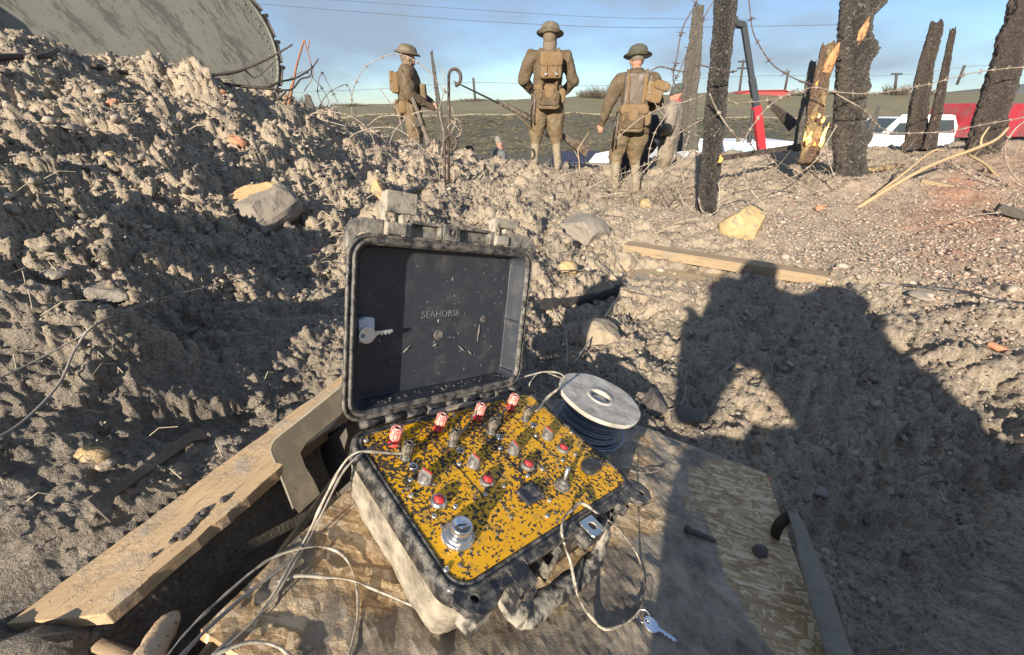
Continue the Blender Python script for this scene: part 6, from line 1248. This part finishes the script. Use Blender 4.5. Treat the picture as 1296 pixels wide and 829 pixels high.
    m = MB(); m.prism([(cx+(x-cx)*.985, z*.955) for x, z in ol], -2.62, -2.02, TM); m.obj('far_track_frame', PNT, R)
    m = MB(); m.loft([[Vector(v) for v in l] for l in ([(-2.72, -.03, .62), (-4.5, -.03, .62), (-4.5, -.03, -.60), (-2.42, -.03, -.60)], [(-2.95, -.34, .42), (-4.3, -.34, .42), (-4.3, -.34, -.45), (-2.72, -.34, -.45)])]); m.obj('sponson', grime('sponson_dark', (.07, .07, .055), (.10, .09, .07), .4, 8), R, bevel=.01)
    m = MB(); m.tube([(-2.70, -.05, .66), (-2.40, -.05, -.62)], .035, 6); m.obj('sponson_edge', PNT, R)
tank()

# ------------------------------------------------------------------ vehicles and things in the field behind
WHT = plain('white_paint', (.78, .80, .80), .3, 0, .05, 3); GLS = plain('vehicle_glass', (.05, .065, .075), .06); RDP = grime('red_lorry_paint', (.36, .03, .045), (.22, .08, .08), .45, 1.5, .5); TYR = plain('tyre', (.02, .02, .02), .8); GRYP = plain('dark_trim', (.04, .04, .045), .5)
def van(lab, p, yaw, L_=4.9, Wd=1.95, H=2.0, group='white vans parked in the field'):
    R = thing('van', lab, 'van', Matrix.Translation(vec(p)) @ Matrix.Rotation(yaw, 4, 'Z'), group)
    side = [(0, .35), (L_, .35), (L_, .95), (L_-.15, 1.05), (L_-1.0, 1.25), (L_-1.75, H-.05), (L_-2.0, H), (.15, H), (0, H-.15)]
    m = MB(); m.prism(side, -Wd/2, Wd/2, Matrix.Rotation(math.pi/2, 4, 'X')); m.obj('van_body', WHT, R, bevel=.05, seg=3)
    for s in (-1, 1):
        y = s*(Wd/2+.012); a, b_ = sorted((s*(Wd/2-.02), y))
        for x0, x1, q in ((L_-2.6, L_-1.75, 0), (L_-3.6, L_-2.7, 0), (.25, L_-3.7, 0)):
            m = MB(); z0, z1 = 1.18, H-.28; M = Matrix.Rotation(math.pi/2, 4, 'X'); m.prism([(x0, z0), (x1+(.42 if x1 > L_-1.8 else 0), z0), (x1, z1), (x0, z1)], -b_, -a, M); m.obj('side_window', GLS, R)
        for x in (.85, L_-.85):
            m = MB(); m.lathe([(.0001, -.11), (.30, -.11), (.33, -.08), (.33, .08), (.30, .11), (.0001, .11)], 20, Matrix.Translation((x, s*(Wd/2-.08), .33)) @ Matrix.Rotation(math.pi/2, 4, 'X')); m.obj('wheel', TYR, R, True)
    m = MB(); m.add([(L_-.98, -.85, 1.275), (L_-.98, .85, 1.275), (L_-1.72, .78, H-.075), (L_-1.72, -.78, H-.075), (L_-.93, -.85, 1.29), (L_-.93, .85, 1.29), (L_-1.67, .78, H-.06), (L_-1.67, -.78, H-.06)], [(0, 1, 2, 3), (4, 7, 6, 5), (0, 4, 5, 1), (1, 5, 6, 2), (2, 6, 7, 3), (3, 7, 4, 0)]); m.obj('windscreen', GLS, R)
    m = MB(); m.add([(-.015, -.7, 1.2), (-.015, .7, 1.2), (.0, .7, 1.75), (.0, -.7, 1.75), (.02, -.7, 1.2), (.02, .7, 1.2), (.02, .7, 1.75), (.02, -.7, 1.75)], [(0, 1, 2, 3), (4, 7, 6, 5), (0, 4, 5, 1), (1, 5, 6, 2), (2, 6, 7, 3), (3, 7, 4, 0)]); m.obj('rear_window', GLS, R)
    return R
vp = at(1172, 142, 26.6); van('white van with a dark windscreen parked just right of the thickest trunk', (vp[0], vp[1], -2.38), math.radians(180+9), 4.3, H=2.05)
vp = at(1160, 141, 28.5); van('white van between the slim trunks and the red lorry', (vp[0], vp[1], -2.38), math.radians(9), 3.4, H=2.15)
def lorry():
    p = at(1205, 141, 28.5); R = thing('lorry', 'long red lorry trailer parked behind the leaning trunk', 'lorry', Matrix.Translation((float(p[0]), float(p[1]), -2.4)) @ Matrix.Rotation(math.radians(13), 4, 'Z')); L_ = 9.5; zt = 2.75
    m = MB(); m.box(0, L_, -1.25, 1.25, .95, zt); m.obj('trailer_box', RDP, R, bevel=.04)
    src = None
    for i in range(9):
        m = MB(); m.box(i*L_/9+.02, i*L_/9+.10, -1.29, -1.252, 1.0, zt-.05); o = m.obj('box_rib', RDP, R, bevel=.01)
    m = MB(); m.box(.1, L_-.1, -.9, .9, .70, .945); m.obj('chassis', GRYP, R)
    for x in (1.0, 2.2, L_-1.2):
        for y in (-1.05, 1.05): m = MB(); m.lathe([(.0001, -.14), (.42, -.14), (.48, -.1), (.48, .1), (.42, .14), (.0001, .14)], 20, Matrix.Translation((x, y, .48)) @ Matrix.Rotation(math.pi/2, 4, 'X')); m.obj('wheel', TYR, R, True)
    m = MB(); m.prism([(L_+.3, .5), (L_+2.3, .5), (L_+2.3, 1.5), (L_+2.0, 2.5), (L_+.3, 2.6)], -1.2, 1.2, Matrix.Rotation(math.pi/2, 4, 'X')); m.obj('cab', RDP, R, bevel=.05)
lorry()
def trailer(lab, x0, x1, y0, Y, H, z):
    a = at(x0, y0, Y); b_ = at(x1, y0-3, Y*1.0); L_ = b_[0]-a[0]; R = thing('trailer', lab, 'trailer', Matrix.Translation((float(a[0]), float(a[1]), z))); t = a[2]-z
    m = MB(); m.box(0, L_, 0, 2.1, t-H, t); m.obj('trailer_body', WHT, R, bevel=.04)
    k = max(2, int(L_/1.2))
    for i in range(1, k): m = MB(); m.box(i*L_/k-.02, i*L_/k+.02, -.015, .0-.001, t-H+.05, t-.05); m.obj('panel_seam', GRYP, R)
    for i in range(k):
        if i % 2 == 0: m = MB(); m.box(i*L_/k+.15, (i+1)*L_/k-.15, -.02, -.002, t-.52, t-.16); m.obj('window', plain('pale_glass', (.35, .50, .55), .15), R)
    m = MB(); m.box(.1, L_-.1, .1, 2.0, t-H-.25, t-H-.002); m.obj('chassis', GRYP, R)
    for x in (.6, L_-.6): m = MB(); m.lathe([(.0001, -.1), (.32, -.1), (.32, .1), (.0001, .1)], 16, Matrix.Translation((x, .15, .32)) @ Matrix.Rotation(math.pi/2, 4, 'X')); m.obj('wheel', TYR, R, True)
trailer('long low white trailer with pale windows seen between the two charred trunks', 915, 1012, 179, 16.0, 1.5, -2.38)
trailer('short white trailer just left of the front charred trunk', 872, 890, 180, 15.5, 1.5, -2.38)
trailer('small white box trailer glimpsed between the walking soldier and beanie man', 834, 848, 184, 15.5, 1.2, -2.38)
# dark tent with white canopy
def tent():
    p = at(706, 196, 14.5); z0 = -2.38; R = thing('tent', 'low navy tent with a white canopy panel between the middle and right soldiers', 'tent', Matrix.Translation((float(p[0]), float(p[1]), z0))); H = float(p[2]-z0)
    m = MB(); m.loft([[Vector((x, y, z)) for y, z in ((0, 0), (0, H*.82), (1.2, H*1.03), (2.4, H*.82), (2.4, 0))] for x in (0, 1.55)]); m.obj('tent_body', plain('navy_canvas', (.03, .035, .065), .8), R, bevel=.02)
    m = MB(); m.prism([(.95, H*.80), (1.62, H*.80), (1.62, H*1.12), (1.18, H*1.05)], -.03, 0.02, Matrix.Rotation(math.pi/2, 4, 'X')); o = m.obj('canopy_panel', WHT, R); o.location = (0, -.08, 0)
tent()
# telescopic lifting boom with red base
def boom():
    R = thing('lifting_boom', 'black telescopic boom rising from a red lower section right of the front trunk', 'crane'); Y = 11.0
    a, b_, c = at(967, 215, Y), at(957, 134, Y), at(941, 30, Y)
    m = MB(); m.tube([a, b_], .115, 4, up=(1, -1, 0)); m.obj('red_section', plain('red_boom', (.62, .03, .04), .4), R, bevel=.01)
    m = MB(); m.tube([b_+(c-b_)*-.01, b_+(c-b_)*.35], .090, 4, up=(1, -1, 0)); m.tube([b_+(c-b_)*.34, c], .075, 4, up=(1, -1, 0)); m.obj('black_section', plain('black_boom', (.045, .052, .06), .4), R, bevel=.01)
    d = at(932, 30, Y); m = MB(); m.tube([c+np.array([.02, 0, -.02]), d], .075, 6); m.tube([d, at(930, 22, Y)], .05, 6); m.tube([at(932, 20, Y), at(934, 33, Y)], .03, 6); m.obj('boom_head', GRYP, R)
    m = MB(); m.box(a[0]-.6, a[0]+.9, Y-.4, Y+.8, -2.4, -1.75); m.obj('carrier', plain('red_carrier', (.55, .03, .04), .5), R, bevel=.04); m = MB(); m.tube([at(948, 180, Y-.15), at(951, 155, Y-.15)], .05, 8); m.tube([at(951, 157, Y-.15), at(953, 138, Y-.15)], .03, 8); m.obj('hydraulic_ram', GRYP, R)
boom()
# poles and wires on the skyline
def upole(lab, px, pyb, pyt, lean, Y, arms=0):
    R = thing('utility_pole', lab, 'utility pole', None, 'utility poles along the ridge'); a = at(px, pyb, Y); b_ = at(px+lean, pyt, Y); m = MB(); m.tube([a-np.array([0, 0, .4]), b_], .14*Y/60, 8); m.obj('pole', plain('pole_wood', (.07, .06, .055), .9), R, True)
    for i in range(arms): c = b_+(a-b_)*(.06+.2*i); m = MB(); m.box(c[0]-.65, c[0]+.65, c[1]-.1, c[1]+.1, c[2]-.08, c[2]+.08); m.obj('crossarm', GRYP, R)
upole('utility pole with two crossarms above the red shed, right of the front trunk', 936, 116, 75, 5, 62, 2)
upole('plain utility pole left of the middle soldier', 602, 132, 98, -3, 62)
upole('thin utility pole between the boom and the burning stump', 994, 112, 89, 4, 62)
upole('short utility pole right of the thickest trunk on the ridge', 1134, 110, 92, 1, 62, 1)
upole('leaning utility pole left of the leaning trunk', 1213, 102, 82, 8, 62)
def uline(lab, l, r=.03):
    s = spline(sp_pts(l), 8); m = MB(); m.tube(s, r, 5, caps=False); o = m.obj('power_line', plain('power_line', (.10, .12, .15), .8), None, True); tag(o, lab, 'power line')
uline('upper thin power line crossing the sky', [(300,-8,60),(460,2,60),(620,13,60),(780,22,60),(960,24,60)], .026); uline('second power line just below the upper one', [(300,2,60),(460,15,60),(620,27,60),(780,34,60),(940,33,60),(1100,30,60)], .032)
uline('low power line along the ridge poles', [(340,118,62),(480,112,62),(601,104,62),(760,108,62),(938,96,62),(1134,95,62),(1221,84,62),(1320,80,62)], .024)
R = thing('red_shed', 'small red-roofed shed on the ridge beside the boom', 'shed', Matrix.Translation(vec(at(934, 121, 60)))); m = MB(); m.prism([(0, 0), (6.5, 0), (6.5, .3), (5.4, .55), (1.1, .5), (0, .25)], -3, 0, Matrix.Rotation(math.pi/2, 4, 'X')); m.obj('shed_body', plain('red_shed_paint', (.34, .06, .06), .6), R)
m = MB(); m.prism([(-.2, .28), (1.1, .55), (5.4, .60), (6.8, .33), (6.8, .40), (5.4, .68), (1.1, .63), (-.2, .38)], -3.2, .2, Matrix.Rotation(math.pi/2, 4, 'X')); m.obj('shed_roof', plain('red_roof', (.36, .06, .06), .5), R)
# track along the foot of the grass
def hz(px, Y): p = at(px, 120, Y); x = p[0]; return np.array([x, Y, float(base(np.array([x]), np.array([float(Y)]))[0])])
m = MB(); l = []
for i in range(60):
    x = -16+i*1.35; Y = 43.6+.9*math.sin(i*.2); z0 = float(base(np.array([x]), np.array([Y]))[0]); l.append([Vector((x, Y, z0+.10)), Vector((x, Y+.5, z0+.12)), Vector((x, Y+.5, z0-.1)), Vector((x, Y, z0-.1))])
m.loft(l); o = m.obj('field_track', plain('pale_track', (.22, .195, .13), .9, 0, .3, 1), None); o['kind'] = 'structure'
# ridge bushes and distant bare trees
def bush(lab, px, Y, w_, h, seed, dens=420, col=None):
    rs = random.Random(seed); c = hz(px, Y); R = thing('bare_bush', lab, 'bush', Matrix.Translation(vec(c)), 'bare bushes on the ridge'); m = MB(); t = MB()
    for k in range(dens):
        a = rs.uniform(0, math.tau); rr = rs.random()**.6; e = rs.uniform(.1, 1.3); p0 = Vector((math.cos(a)*rr*w_*.35, math.sin(a)*rr*w_*.2, h*.25*rs.random())); d = Vector((math.cos(a)*.55, math.sin(a)*.3, math.sin(e)))*h*rs.uniform(.35, .75); r = .022*Y/60
        t.tube([p0, p0+d*.6+Vector((rs.gauss(0, .1), 0, 0))*h*.3, p0+d+Vector((rs.gauss(0, .15), 0, 0))*h*.3], [r, r*.7, r*.4], 3, caps=False)
    t.obj('twigs', col or BUSHM, R); m.tube([(0, 0, -.2), (0, 0, h*.4)], [.12, .05], 6); m.obj('stem', BUSHM, R)
BUSHM = plain('bush_twigs', (.11, .095, .07), .95)
for i, (px, w_, h, lb) in enumerate(((375,2.2,2.0,'round bare bush on the skyline right of the tank tail'),(765,6,2.0,'wide bare bush on the ridge between the middle and right soldiers'),(745,4,1.2,'low bare bush left of the wide ridge bush'),(1134,4.5,1.5,'bare bush at the foot of the short utility pole'),(1060,3,.7,'low scrub on the ridge just left of the thickest trunk'),(1005,4,.7,'low scrub on the ridge right of the boom'),(440,7,.5,'low hedge scrub on the left skyline'),(600,5,.5,'low scrub at the foot of the plain utility pole'),(1170,4,.8,'low scrub behind the pair of slim trunks'))): bush(lb, px, 62, w_, h, i+3, int(160+w_*45))
rs_ = np.random.RandomState(77); nb = 9000; yy = 27+18*rs_.rand(nb)**.9; xx = (rs_.rand(nb)*2.4-.75)*yy; zz = base(xx, yy); oc_ = np.array([(1,0,0),(-1,0,0),(0,1,0),(0,-1,0),(0,0,1),(0,0,-1)], float); fo_ = np.array([(0,2,4),(2,1,4),(1,3,4),(3,0,4),(2,0,5),(1,2,5),(3,1,5),(0,3,5)])
V = (oc_[None]+.9*(rs_.rand(nb, 6, 3)-.5))*(.05+.20*rs_.rand(nb)**2.5)[:, None, None]*np.array([1.5, 1, .55])+np.stack([xx, yy, zz], 1)[:, None]
me = bpy.data.meshes.new('hillside_scrub'); me.from_pydata(V.reshape(-1, 3).tolist(), [], (fo_[None]+np.arange(nb)[:, None, None]*6).reshape(-1, 3).tolist()); me.update()
o = link('hillside_scrub', me, soil_mat('hill_scrub', (.075, .064, .040), (.115, .098, .062), (.085, .076, .044), .6)); o['kind'] = 'stuff'; tag(o, 'rough dead scrub and weeds over the brown hillside bank', 'scrub')
# distant blue-green hill at far right
m = MB(); l = []
for i in range(41):
    x = 168+i*5.5; h = float(5.0+6.5*sst(0, 9, np.array(float(i)))+.6*math.sin(i*.6)); l.append([Vector((x, 150, -8)), Vector((x, 158, h*.6)), Vector((x, 185, h)), Vector((x, 240, h*.7)), Vector((x, 260, -8))])
m.loft(l); o = m.obj('distant_hill', plain('distant_hill', (.115, .13, .13), .95, 0, .25, .05), None, True); o['kind'] = 'structure'
